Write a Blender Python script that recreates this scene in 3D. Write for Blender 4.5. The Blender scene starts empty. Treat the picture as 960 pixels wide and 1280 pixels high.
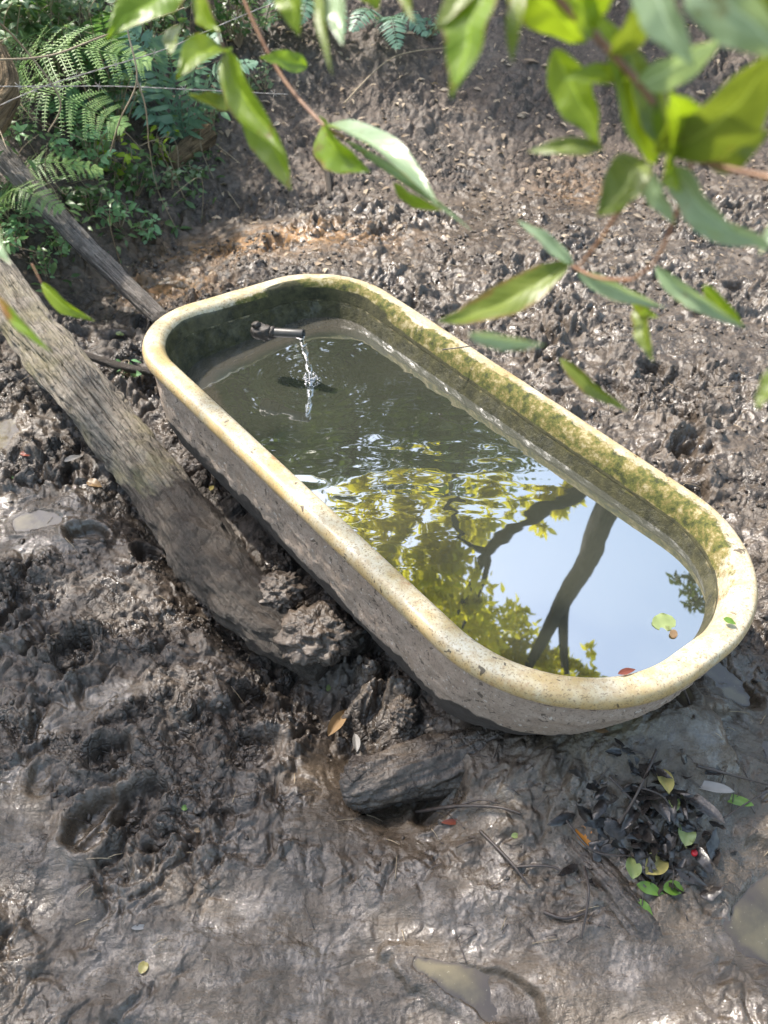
import bpy, math, random
import numpy as np
from mathutils import Vector

# ------------------------------------------------------------------ camera, sky, sun, exposure
S = bpy.context.scene
COL = S.collection
CAMZ = 1.72
PITCH = 0.7507            # radians below the horizon
FPX = 1126.2              # focal length in pixels of the 960 x 1280 photograph
cd = bpy.data.cameras.new("camera")
cam = bpy.data.objects.new("camera", cd); COL.objects.link(cam)
cam.location = (0, 0, CAMZ)
cam.rotation_euler = (math.pi/2 - PITCH, 0, 0)
cd.sensor_fit = 'VERTICAL'; cd.sensor_height = 36; cd.sensor_width = 27
cd.lens = FPX/1280*36
cd.clip_start = 0.02; cd.clip_end = 500
cd.dof.use_dof = True; cd.dof.focus_distance = 1.8; cd.dof.aperture_fstop = 6.2
S.camera = cam

SUN_EL, SUN_AZ = math.radians(54), math.radians(-52)     # azimuth from +Y towards +X (negative: left)
w = bpy.data.worlds.new("World"); S.world = w; w.use_nodes = True
nt = w.node_tree; nt.nodes.clear()
sky = nt.nodes.new('ShaderNodeTexSky'); sky.sky_type = 'NISHITA'; sky.sun_disc = False
sky.sun_elevation = SUN_EL; sky.sun_rotation = SUN_AZ
sky.air_density = 1.0; sky.dust_density = 2.5
bg = nt.nodes.new('ShaderNodeBackground'); bg.inputs[1].default_value = 0.15
wo = nt.nodes.new('ShaderNodeOutputWorld')
hs = nt.nodes.new('ShaderNodeHueSaturation'); hs.inputs['Saturation'].default_value = .85; hs.inputs['Hue'].default_value = .487
nt.links.new(sky.outputs[0], hs.inputs['Color']); nt.links.new(hs.outputs[0], bg.inputs[0]); nt.links.new(bg.outputs[0], wo.inputs[0])
sl = bpy.data.lights.new("sun", 'SUN'); sl.energy = 2.1; sl.angle = math.radians(0.9); sl.color = (1.0, 0.94, 0.84)
so = bpy.data.objects.new("sun", sl); COL.objects.link(so)
sdir = Vector((math.sin(SUN_AZ)*math.cos(SUN_EL), math.cos(SUN_AZ)*math.cos(SUN_EL), math.sin(SUN_EL)))
so.rotation_euler = sdir.to_track_quat('Z', 'Y').to_euler(); so.location = (-4, 4, 8)
S.view_settings.view_transform = 'Standard'; S.view_settings.look = 'None'
S.view_settings.exposure = 2.0; S.view_settings.gamma = 1.0
try:
    S.cycles.use_denoising = True; S.cycles.max_bounces = 5; S.cycles.diffuse_bounces = 2; S.cycles.glossy_bounces = 3; S.cycles.transmission_bounces = 4; S.cycles.caustics_reflective = False
    S.cycles.caustics_refractive = False; S.cycles.sample_clamp_indirect = 4
except Exception: pass

# ------------------------------------------------------------------ noise
def _h(ix, iy, seed):
    n = (ix.astype(np.int64)*374761393 + iy.astype(np.int64)*668265263 + seed*974711) & 0xffffffff
    n = ((n ^ (n >> 13))*1274126177) & 0xffffffff
    n = ((n ^ (n >> 16))*2246822519) & 0xffffffff
    return ((n ^ (n >> 15)) & 0xffffff)/float(0xffffff)
def perlin(x, y, seed=0):
    ix = np.floor(x); iy = np.floor(y); fx = x-ix; fy = y-iy
    u = fx*fx*fx*(fx*(fx*6-15)+10); v = fy*fy*fy*(fy*(fy*6-15)+10)
    def g(dx, dy):
        a = _h(ix+dx, iy+dy, seed)*2*math.pi
        return np.cos(a)*(fx-dx)+np.sin(a)*(fy-dy)
    a = g(0, 0)+(g(1, 0)-g(0, 0))*u; b = g(0, 1)+(g(1, 1)-g(0, 1))*u
    return (a+(b-a)*v)*1.5
def fbm(x, y, s, oct=4, seed=0, gain=.5):
    r = 0*x; a = 1.; t = 0
    for o in range(oct):
        r = r+a*perlin(x*s+13.7*o, y*s-7.1*o, seed+o); t += a; a *= gain; s *= 2.03
    return r/t
def worley(x, y, s, seed=0):
    X = x*s; Y = y*s; ix = np.floor(X); iy = np.floor(Y)
    f1 = np.full(X.shape, 9.); f2 = np.full(X.shape, 9.); cid = np.zeros(X.shape)
    for dx in (-1, 0, 1):
        for dy in (-1, 0, 1):
            cx = ix+dx; cy = iy+dy
            px = cx+_h(cx, cy, seed); py = cy+_h(cx, cy, seed+77)
            d = np.hypot(px-X, py-Y)
            m = d < f1
            f2 = np.where(m, f1, np.minimum(f2, d)); cid = np.where(m, _h(cx, cy, seed+5), cid); f1 = np.where(m, d, f1)
    return f1, f2, cid
def sstep(a, b, x):
    t = np.clip((x-a)/(b-a), 0, 1); return t*t*(3-2*t)

# ------------------------------------------------------------------ picture <-> world helpers
CP, SP = math.cos(PITCH), math.sin(PITCH)
def ray(px, py):
    a = (px-480)/FPX; b = (640-py)/FPX
    return np.array([a, CP+b*SP, -SP+b*CP])
def at(px, py, d):                      # point at slant depth d (metres along the view axis)
    return np.array([0, 0, CAMZ])+ray(px, py)*d
def atz(px, py, z):                     # point on a level plane
    r = ray(px, py); return np.array([0, 0, CAMZ])+r*((z-CAMZ)/r[2])
def aty(px, py, y):
    r = ray(px, py); return np.array([0, 0, CAMZ])+r*(y/r[1])

# ------------------------------------------------------------------ bathtub frame
TL, TW, RF, RN = 1.65, 0.7476, 0.24, 0.33
TO = np.array([0.0812, 1.6475, 0.43])
def _R(yaw, tx, ty):
    cy, sy = math.cos(yaw), math.sin(yaw); Rz = np.array([[cy, -sy, 0], [sy, cy, 0], [0, 0, 1]])
    c, s = math.cos(tx), math.sin(tx); Rx = np.array([[1, 0, 0], [0, c, -s], [0, s, c]])
    c, s = math.cos(ty), math.sin(ty); Ry = np.array([[c, 0, s], [0, 1, 0], [-s, 0, c]])
    return Rz@Ry@Rx
TM = _R(-0.9035, -0.0686, 0.011)
SLOPE = 0.42                            # how much the near end leans inwards
WZ = TO[2]-0.106                        # water level in the tub
def outline(ins, nc=40, ns=150, ne=30):
    hx = TL/2-ins; hy = TW/2-ins; rf = max(RF-ins, .05); rn = max(RN-ins, .05)
    rf = min(rf, hy-.005); rn = min(rn, hy-.005)
    P = []
    segs = [(hx-rn, hy-rn, rn, 0, ns), (-hx+rf, hy-rf, rf, 90, ne), (-hx+rf, -hy+rf, rf, 180, ns), (hx-rn, -hy+rn, rn, 270, ne)]
    for k, (cx, cy, r, a0, n) in enumerate(segs):
        for i in range(nc+1):
            a = math.radians(a0+90*i/nc); P.append((cx+r*math.cos(a), cy+r*math.sin(a)))
        nx, ny, nr, na, _ = segs[(k+1) % 4]
        e = (nx+nr*math.cos(math.radians(na)), ny+nr*math.sin(math.radians(na))); s = P[-1]
        for i in range(1, n): P.append((s[0]+(e[0]-s[0])*i/n, s[1]+(e[1]-s[1])*i/n))
    return np.array(P)
def t2w(P): return P@TM.T+TO
def tub_local(x, y):                    # ground xy -> tub local xy (level approximation)
    dx = x-TO[0]; dy = y-TO[1]
    return dx*TM[0, 0]+dy*TM[1, 0], dx*TM[0, 1]+dy*TM[1, 1]
def tub_inset(x, y):                    # how far inside the rim outline (negative outside)
    lx, ly = tub_local(x, y); hx, hy = TL/2, TW/2
    r = np.where(lx > 0, RN, RF)
    qx = np.abs(lx)-(hx-r); qy = np.abs(ly)-(hy-r)
    return -(np.hypot(np.maximum(qx, 0), np.maximum(qy, 0))+np.minimum(np.maximum(qx, qy), 0)-r)

# ------------------------------------------------------------------ terrain function
def P0(px, py, z=0.05):
    p = atz(px, py, z); return p[0], p[1]
PUD = [  # px, py, level, rx, ry, rot
    (945, 975, .085, .08, .13, .5), (962, 1150, .080, .065, .10, -.2), (600, 1243, .000, .12, .035, -.45),
    (50, 650, .006, .075, .04, .1), (208, 350, .052, .09, .05, 0), (902, 842, .110, .035, .11, .45),
    (0, 540, .01, .05, .09, .1), (822, 925, .10, .035, .04, 0)]
SLICK = [(90, 1050, .05, .16, -.3), (300, 1150, .22, .06, .1), (180, 1185, .16, .05, .4), (470, 1010, .2, .07, .1), (620, 1200, .3, .12, -.4), (420, 1190, .14, .05, 0), (420, 950, .12, .10, 0),
    (900, 1060, .08, .2, .4), (880, 920, .12, .12, .2), (790, 1220, .12, .1, 0), (40, 640, .2, .14, .1), (560, 430+600, .16, .06, .2), (350, 1240, .3, .07, .2), (120, 870, .14, .05, .5), (20, 1000, .06, .14, 0)]
PUD = [(*P0(a, b, z), z, rx, ry, ro) for a, b, z, rx, ry, ro in PUD]
SLICK = [(*P0(a, b, .03), 0, rx, ry, ro) for a, b, rx, ry, ro in SLICK]
def pud_q(x, y, p): return pud_e(x, y, p)*(1+.75*fbm(x, y, 7, 4, 70))
def pud_e(x, y, p):
    cx, cy, z, rx, ry, ro = p
    dx = x-cx; dy = y-cy; c, s = math.cos(ro), math.sin(ro)
    return np.hypot((dx*c+dy*s)/rx, (-dx*s+dy*c)/ry)
rngH = np.random.default_rng(5)
HOOF = []
for _ in range(110):
    yy = rngH.uniform(.9, 3.7); xx = rngH.uniform(-1, 1)*(.6+.42*yy)
    HOOF.append((xx, yy, rngH.uniform(.035, .055), rngH.uniform(0, 6.3), rngH.uniform(.012, .040)))
def base_h(x, y):
    lx, ly = tub_local(x, y)
    right = sstep(-.35, .55, x+ .35*(y-1.2))*sstep(4.6, 3.0, y)
    h = .10*right
    toe = 3.70+.12*x-1.05*sstep(-.55, -1.5, x)
    k = y-toe
    h = h+np.where(k > 0, .52*(np.sqrt(k*k+.06)-.245), 0)*(1-.55*sstep(1.6, 4.5, k))
    h = h+.05*fbm(x, y, .9, 3, 3)
    # gully between the fallen trunk and the tub, and under the near left of it
    g = np.exp(-((ly+.45)/.09)**2)*sstep(-.85, -.55, lx)*sstep(.75, .45, lx)
    h = h-.09*g
    u_ = (lx-.78)*.8+(ly+.06)*-.6; v_ = (lx-.78)*.6+(ly+.06)*.8
    h = h+.19*np.exp(-(u_/.16)**2-(v_/.22)**2)
    return h
def terrain(x, y, full=True, puddles=True):
    h = base_h(x, y)
    lx, ly = tub_local(x, y); ins = tub_inset(x, y)
    wx = x+.012*fbm(x, y, 9, 2, 21); wy = y+.012*fbm(x, y, 9, 2, 22)
    rightz = sstep(-.1, .5, x+.3*(y-1.2))
    bankz = sstep(3.45, 4.0, y-.12*x+1.05*sstep(-.55, -1.5, x))
    slurry = sstep(1.15, .75, y+.25*np.abs(x-.1)+.12*fbm(x, y, 3, 2, 40))     # smooth wet mud near the camera
    slurry = np.maximum(slurry, sstep(.16, .05, np.abs(ly+.1-.0))*0)
    trail = np.exp(-((x-(.30+.25*(y-3.4)))/.12)**2)*sstep(3.1, 3.5, y)*sstep(4.3, 3.9, y)   # smeared slide marks on the bank
    slick = 0*x
    for p in SLICK:
        q = pud_e(x, y, p)*(1+.5*fbm(x, y, 6, 3, 75)); slick = np.maximum(slick, sstep(1.25, .6, q))
    amp = .040*(1-.55*slurry)*(1-.22*bankz)*(1-.7*trail)*(1-.80*slick)
    amp = amp*(.22+1.25*sstep(-.45, .45, fbm(x, y, 2.6, 3, 50)))
    wx = wx+.020*perlin(x*17, y*17, 91); wy = wy+.020*perlin(x*17, y*17, 92)
    f1, f2, c = worley(wx, wy, 11, 1)
    a = (1-np.minimum(f1*1.15, 1)**2)*(.1+1.2*c)
    g1, g2, c2 = worley(wx+.010*perlin(x*45, y*45, 9), wy+.010*perlin(x*45, y*45, 19), 27, 2)
    b = (1-np.minimum(g1*1.1, 1)**2)*(.2+1.1*c2)-.12*sstep(.20, .0, g2-g1)
    k1, k2, c3 = worley(wx+.005*perlin(x*90, y*90, 29), wy+.005*perlin(x*90, y*90, 39), 70, 3)
    b2 = (1-np.minimum(k1*1.1, 1)**2)*(.2+1.1*c3)-.35*sstep(.14, .0, k2-k1)
    d = 0*x; g_ = 1.; sc_ = 13.
    for o_ in range(4):
        d = d+g_*(np.minimum(np.abs(perlin(wx*sc_+3.1*o_, wy*sc_-5.3*o_, 120+o_))*2.1, 1)**.8-.45); g_ *= .46; sc_ *= 2.0
    e = np.abs(fbm(wx, wy, 80, 3, 8, .6))*2.2
    vis = sstep(-.3, .3, fbm(x, y, 4, 2, 55))
    sm = sstep(.16, .40, fbm(x, y, 3.6, 3, 57)+.12)                     # trodden smooth patches
    amp = amp*(1-.62*sm)
    det = .62*a*(.3+.9*vis)+.40*b+.66*d - .5
    h = h+amp*det+.0035*(1-np.minimum(k1*1.1, 1)**2)*(.2+c3)*(1-.6*sm)*(1-.5*slick)
    h = h+.022*fbm(x, y, 5, 3, 31)*(1-.5*bankz)
    h = h+.0012*fbm(x, y, 80, 2, 33)
    for hx, hy, r, a0, dp in HOOF:
        m = (np.abs(x-hx) < .16) & (np.abs(y-hy) < .16)
        if not m.any(): continue
        X = x[m]-hx; Y = y[m]-hy; cc, ss = math.cos(a0), math.sin(a0)
        u = (X*cc+Y*ss)/1.35; v = -X*ss+Y*cc
        q = np.hypot(u, v)/r*(1+.25*fbm(x[m], y[m], 18, 2, 60))
        slit = np.exp(-(v/.007)**2)*(q < .9)*.3
        h[m] += -dp*sstep(1.0, .65, q)*(1-slit) + .35*dp*np.exp(-((q-1.2)/.22)**2)
    wet = np.maximum(slurry*.6, slick)
    for p in (PUD if puddles else []):
        m = (np.abs(x-p[0]) < .6) & (np.abs(y-p[1]) < .6)
        if not m.any(): continue
        q = pud_q(x[m], y[m], p)
        lv = p[2]
        hm = h[m]
        inn = sstep(1.06, .80, q)
        hm = hm*(1-inn)+(lv+.001-.007*inn+(hm-lv)*.40)*inn
        ring = np.exp(-((q-1.25)/.22)**2)
        hm = np.where(q > 1.0, hm+(np.maximum(hm, lv+.0025)-hm)*sstep(1.0, 1.1, q)*sstep(1.7, 1.4, q), hm)
        h[m] = hm; wet[m] = np.maximum(wet[m], sstep(1.9, 1.0, q))
    # mud slides along the shell of the tub and stays under it
    zs = np.array([.395, .37, .33, .27, .21, .15, .09, .04, .02]); pi = np.array([.018, .026, .034, .046, .07, .11, .17, .27, .36])
    zA = np.interp(ins, pi, zs); zB = np.interp(ins, pi+SLOPE*np.maximum(.33-zs, 0), zs); e_ = sstep(.25, .70, lx)
    h = np.where(ins > .018, np.minimum(h, zA*(1-e_)+zB*e_-.002), h)
    # mud heaped against the near end of the tub
    if not full: return h
    wet = np.clip(wet+.35*rightz*(1-bankz)+.35*trail, 0, 1)
    dry = bankz*(1-.8*trail)*(.45+.55*sstep(-.3, .3, fbm(x, y, 2.5, 3, 61)))
    rx, ry = P0(350, 303, .07); rust = np.exp(-((x-rx)/.42)**2-((y-ry)/.13)**2)
    rx, ry = P0(210, 345, .07); rust = np.maximum(rust, .8*np.exp(-((x-rx)/.2)**2-((y-ry)/.12)**2))
    rx, ry = P0(760, 170, .4); rust = np.maximum(rust, .35*np.exp(-((x-rx)/.2)**2-((y-3.9)/.2)**2))
    grn = np.exp(-((x-P0(745, 940, .1)[0])/.08)**2-((y-P0(745, 940, .1)[1])/.07)**2)
    return h, wet, dry, rust, grn
_t = np.linspace(-1, 1, 24); _gx, _gy = [q.ravel() for q in np.meshgrid(_t, _t)]
for _i, _p in enumerate(PUD):
    _R = max(_p[3], _p[4])*.9; _hh = terrain(_p[0]+_gx*_R, _p[1]+_gy*_R, False, False); _m = pud_e(_p[0]+_gx*_R, _p[1]+_gy*_R, _p) < 1
    PUD[_i] = (_p[0], _p[1], float(np.percentile(_hh[_m], 22)), *_p[3:])
def gz(x, y): return float(terrain(np.array([float(x)]), np.array([float(y)]), False)[0])
def hit(px, py, up=0.0):                # where the view ray meets the mud
    r = ray(px, py); r = r/np.linalg.norm(r)
    t = np.arange(.9, 9, .01); X = r[0]*t; Y = r[1]*t; Z = CAMZ+r[2]*t
    Hh = terrain(X, Y, False); i = np.argmax(Z < Hh+up)
    return np.array([X[i], Y[i], Hh[i]+up])

# ------------------------------------------------------------------ mesh helpers
def mk(name, V, F, mat=None, parent=None, smooth=True, attrs=None, mi=None):
    V = np.asarray(V, dtype=np.float32).reshape(-1, 3)
    me = bpy.data.meshes.new(name)
    if isinstance(F, np.ndarray): Fs = [F]
    elif len(F) and isinstance(F[0], np.ndarray) and F[0].ndim == 2: Fs = list(F)
    else:
        d = {}
        for f in F: d.setdefault(len(f), []).append(f)
        Fs = [np.array(v) for v in d.values()]
    nl = sum(f.size for f in Fs); nf = sum(len(f) for f in Fs)
    me.vertices.add(len(V)); me.vertices.foreach_set('co', V.ravel())
    me.loops.add(nl); me.polygons.add(nf)
    me.loops.foreach_set('vertex_index', np.concatenate([f.ravel() for f in Fs]).astype(np.int32))
    tot = np.concatenate([np.full(len(f), f.shape[1]) for f in Fs]).astype(np.int32)
    st = np.concatenate([[0], np.cumsum(tot)[:-1]]).astype(np.int32)
    me.polygons.foreach_set('loop_start', st); me.polygons.foreach_set('loop_total', tot)
    me.polygons.foreach_set('use_smooth', np.full(nf, smooth))
    if attrs:
        for k, a in attrs.items():
            at_ = me.attributes.new(k, 'FLOAT', 'POINT'); at_.data.foreach_set('value', np.asarray(a, dtype=np.float32))
    me.update(calc_edges=True); me.validate()
    if mat: me.materials.append(mat)
    o = bpy.data.objects.new(name, me); COL.objects.link(o)
    if parent: o.parent = parent
    return o
def tag(o, label=None, cat=None, group=None, kind=None):
    if label: o['label'] = label
    if cat: o['category'] = cat
    if group: o['group'] = group
    if kind: o['kind'] = kind
    return o
def empty(name, loc=(0, 0, 0)):
    o = bpy.data.objects.new(name, None); COL.objects.link(o); o.location = loc; o.empty_display_size = .05
    return o
def center(o):                          # put the origin at the mesh's base
    me = o.data; n = len(me.vertices); co = np.empty(n*3, np.float32); me.vertices.foreach_get('co', co); co = co.reshape(-1, 3)
    c = np.array([co[:, 0].mean(), co[:, 1].mean(), co[:, 2].min()], np.float32)
    me.vertices.foreach_set('co', (co-c).ravel()); me.update(); o.location = Vector(c.tolist()) + o.location
    return o
def gridF(nu, nv, wrapv=False, off=0):
    i = np.arange(nu-1)[:, None]; j = np.arange(nv if wrapv else nv-1)[None, :]; j2 = (j+1) % nv
    return np.stack(np.broadcast_arrays(i*nv+j, i*nv+j2, (i+1)*nv+j2, (i+1)*nv+j), -1).reshape(-1, 4)+off
def spline(pts, n):
    pts = np.array(pts, float); m = len(pts)
    t = np.linspace(0, m-1, n); i = np.minimum(t.astype(int), m-2); f = (t-i)[:, None]
    p0 = pts[np.maximum(i-1, 0)]; p1 = pts[i]; p2 = pts[i+1]; p3 = pts[np.minimum(i+2, m-1)]
    return .5*((2*p1)+(-p0+p2)*f+(2*p0-5*p1+4*p2-p3)*f*f+(-p0+3*p1-3*p2+p3)*f**3)
def tube_arr(pts, rad, n=60, k=16, rough=0, seed=0, rs=8., caps=True, flat=1.0):
    C = spline(pts, n) if len(pts) > 2 or n > 2 else np.array(pts, float)
    if len(pts) == 2: C = np.linspace(pts[0], pts[1], n)
    R = np.interp(np.linspace(0, 1, n), np.linspace(0, 1, len(rad)), rad)
    T = np.gradient(C, axis=0); T /= np.linalg.norm(T, axis=1)[:, None]+1e-12
    ref = np.array([0, 0, 1.]) if abs(T[:, 2].mean()) < .8 else np.array([1., 0, 0])
    A = np.cross(T, ref); A /= np.linalg.norm(A, axis=1)[:, None]+1e-12
    B = np.cross(T, A)
    th = np.linspace(0, 2*np.pi, k, endpoint=False)
    rr = R[:, None]*np.ones(k)[None]
    if rough:
        s = np.arange(n)[:, None]*np.linalg.norm(np.diff(C, axis=0), axis=1).mean()
        cth = np.cos(th)[None]*1.0; sth = np.sin(th)[None]*1.0
        q = fbm(s*rs+cth*1.3+seed, sth*1.3+seed*.37+0*s, 1.0, 4, seed)
        q2 = fbm(s*rs*.35+cth*4+seed, sth*4+0*s, 1., 3, seed+9)
        rr = rr*(1+rough*(q*1.2+q2*.6))
    V = C[:, None]+A[:, None]*(np.cos(th)[None, :, None]*rr[..., None])+B[:, None]*(np.sin(th)[None, :, None]*rr[..., None]*flat)
    V = V.reshape(-1, 3); F = gridF(n, k, True)
    Fl = [F]
    if caps:
        V = np.vstack([V, C[0]-T[0]*R[0]*.15, C[-1]+T[-1]*R[-1]*.15]); a = n*k
        j = np.arange(k); j2 = (j+1) % k
        Fl.append(np.stack([j2, j, np.full(k, a)], 1)); Fl.append(np.stack([(n-1)*k+j, (n-1)*k+j2, np.full(k, a+1)], 1))
    return V, Fl
def join(parts):                        # [(V, [F...]), ...] -> V, Fl
    Vs = []; D = {}; o = 0
    for V, Fl in parts:
        Vs.append(V)
        for F in Fl: D.setdefault(F.shape[1], []).append(F+o)
        o += len(V)
    return np.vstack(Vs), [np.vstack(v) for v in D.values()]
# leaf template: rows along the blade
def leaf_tpl(rows=7, kind='lance'):
    t = np.linspace(0, 1, rows)
    if kind == 'lance': wv = np.sin(np.pi*t**.8)**.9*(1-.25*t)
    elif kind == 'round': wv = np.sqrt(np.maximum(np.sin(np.pi*t), 0))
    else: wv = np.sin(np.pi*t)
    wv[0] = .03; wv[-1] = .01
    return t, wv/np.max(wv)
def leaves(P, D, N, L, W, rows=5, kind='lance', fold=.25, bend=.25, wav=0., cols=3):
    """batch of blades. P base, D direction, N up normal, L length, W width"""
    P = np.atleast_2d(P).astype(float); n = len(P)
    D = np.broadcast_to(D, (n, 3)).astype(float); N = np.broadcast_to(N, (n, 3)).astype(float)
    L = np.broadcast_to(L, n).astype(float); W = np.broadcast_to(W, n).astype(float)
    fold = np.broadcast_to(fold, n).astype(float); bend = np.broadcast_to(bend, n).astype(float)
    D = D/(np.linalg.norm(D, axis=1)[:, None]+1e-9)
    Sd = np.cross(D, N); Sd /= np.linalg.norm(Sd, axis=1)[:, None]+1e-9
    N = np.cross(Sd, D)
    t, wv = leaf_tpl(rows, kind); c = np.linspace(-1, 1, cols)
    th = bend[:, None]*t[None]*2
    al = np.where(np.abs(th) < 1e-4, t[None], np.sin(th)/(2*bend[:, None]+1e-9)); dn = -(1-np.cos(th))/(2*bend[:, None]+1e-9)
    X = (D[:, None]*al[..., None]+N[:, None]*dn[..., None])*L[:, None, None]
    V = P[:, None, None]+X[:, :, None]+Sd[:, None, None]*(wv[None, :, None]*c[None, None]*W[:, None, None]*.5)[..., None] \
        + N[:, None, None]*((np.abs(c)[None, None]*wv[None, :, None])*(fold*W*.5)[:, None, None]
        + wav*W[:, None, None]*np.sin(t*14+np.arange(n)[:, None])[:, :, None]*np.abs(c)[None, None]*wv[None, :, None])[..., None]
    F = gridF(rows, cols)
    F = (F[None]+(np.arange(n)*rows*cols)[:, None, None]).reshape(-1, 4)
    return V.reshape(-1, 3), [F]

# ------------------------------------------------------------------ material helper
class MT:
    def __init__(s, name):
        s.m = bpy.data.materials.new(name); s.m.use_nodes = True; s.n = s.m.node_tree.nodes; s.l = s.m.node_tree.links
        s.b = s.n['Principled BSDF']; s.out = s.n['Material Output']
        s.tc = s.n.new('ShaderNodeTexCoord').outputs['Object']
    def noise(s, sc, det=4, rough=.6, vec=None, dist=0.):
        n = s.n.new('ShaderNodeTexNoise'); n.inputs['Scale'].default_value = sc; n.inputs['Detail'].default_value = det
        n.inputs['Roughness'].default_value = rough; n.inputs['Distortion'].default_value = dist
        s.l.new(vec or s.tc, n.inputs['Vector']); return n.outputs['Fac']
    def vor(s, sc, feat='F1', out='Distance', vec=None):
        n = s.n.new('ShaderNodeTexVoronoi'); n.inputs['Scale'].default_value = sc; n.feature = feat
        s.l.new(vec or s.tc, n.inputs['Vector']); return n.outputs[out]
    def scl(s, v):
        n = s.n.new('ShaderNodeMapping'); n.inputs['Scale'].default_value = v; s.l.new(s.tc, n.inputs[0]); return n.outputs[0]
    def warp(s, amt, sc):
        n = s.n.new('ShaderNodeTexNoise'); n.inputs['Scale'].default_value = sc; n.inputs['Detail'].default_value = 2; s.l.new(s.tc, n.inputs['Vector'])
        v = s.n.new('ShaderNodeVectorMath'); v.operation = 'MULTIPLY_ADD'; s.l.new(n.outputs['Color'], v.inputs[0]); v.inputs[1].default_value = (amt*2,)*3; s.l.new(s.tc, v.inputs[2]); return v.outputs[0]
    def attr(s, a):
        n = s.n.new('ShaderNodeAttribute'); n.attribute_name = a; return n.outputs['Fac']
    def ramp(s, f, stops):
        n = s.n.new('ShaderNodeValToRGB'); e = n.color_ramp.elements
        while len(e) < len(stops): e.new(.5)
        for q, (p, c) in zip(e, stops):
            q.position = p; q.color = (*c, 1) if isinstance(c, tuple) else (c, c, c, 1)
        s.l.new(f, n.inputs[0]); return n.outputs[0]
    def _in(s, sock, v):
        if isinstance(v, (int, float)): sock.default_value = (v, v, v, 1) if sock.type == 'RGBA' else v
        elif isinstance(v, tuple): sock.default_value = (*v, 1)
        else: s.l.new(v, sock)
    def mix(s, f, a, b, mode='MIX'):
        n = s.n.new('ShaderNodeMix'); n.data_type = 'RGBA'; n.blend_type = mode
        s._in(n.inputs[0], f); s._in(n.inputs[6], a); s._in(n.inputs[7], b); return n.outputs[2]
    def math(s, op, a, b=0., c=None):
        n = s.n.new('ShaderNodeMath'); n.operation = op; s._in(n.inputs[0], a); s._in(n.inputs[1], b)
        if c is not None: s._in(n.inputs[2], c)
        return n.outputs[0]
    def bump(s, h, st=.5, d=.005, prev=None):
        n = s.n.new('ShaderNodeBump'); s._in(n.inputs['Strength'], st); n.inputs['Distance'].default_value = d
        s.l.new(h, n.inputs['Height'])
        if prev is not None: s.l.new(prev, n.inputs['Normal'])
        return n.outputs[0]
    def set(s, **k):
        for a, v in k.items(): s._in(s.b.inputs[a.replace('_', ' ')], v)
        return s
def leaf_mat(name, c1, c2, trans=.35, rough=.4, spots=None, under=None, sc=12, veins=False):
    t = MT(name)
    col = t.mix(t.ramp(t.noise(sc, 3), [(.35, 0.), (.65, 1.)]), c1, c2)
    if spots: col = t.mix(t.ramp(t.noise(sc*1.2, 3, .6), [(.60, 0.), (.66, 1.)]), col, spots)
    if under:
        g = t.n.new('ShaderNodeNewGeometry'); col = t.mix(g.outputs['Backfacing'], col, under)
    if veins:
        ac, al = t.attr('across'), t.attr('along')
        sv = t.math('ABSOLUTE', t.math('SINE', t.math('ADD', t.math('MULTIPLY', al, 38.), t.math('MULTIPLY', ac, -6.))))
        vm = t.ramp(sv, [(.0, .16), (.2, 0.)]); mr = t.ramp(ac, [(.02, .8), (.07, 0.)])
        lc = tuple(min(1, v*1.9+.02) for v in c2)
        col = t.mix(vm, col, lc); col = t.mix(mr, col, lc)
        bl = t.ramp(t.noise(45, 4, .7), [(.62, 0.), (.68, .8)]); col = t.mix(bl, col, (.16, .11, .03))
        eb = t.math('ADD', t.math('MULTIPLY', ac, .5), t.math('MULTIPLY', t.noise(14, 4, .7), .9)); col = t.mix(t.ramp(eb, [(.92, 0.), (.98, .8)]), col, (.20, .12, .03))
        t.set(Normal=t.bump(t.math('ADD', sv, t.math('MULTIPLY', t.noise(60, 3, .6), .8)), .13, .0012))
    t.set(Base_Color=col, Roughness=rough)
    tr = t.n.new('ShaderNodeBsdfTranslucent')
    t._in(tr.inputs[0], t.mix(.6, col, (min(1, c2[0]*1.8), min(1, c2[1]*1.8), c2[2]*.8)))
    mx = t.n.new('ShaderNodeMixShader'); mx.inputs[0].default_value = trans
    t.l.new(t.b.outputs[0], mx.inputs[1]); t.l.new(tr.outputs[0], mx.inputs[2]); t.l.new(mx.outputs[0], t.out.inputs[0])
    return t.m
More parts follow.
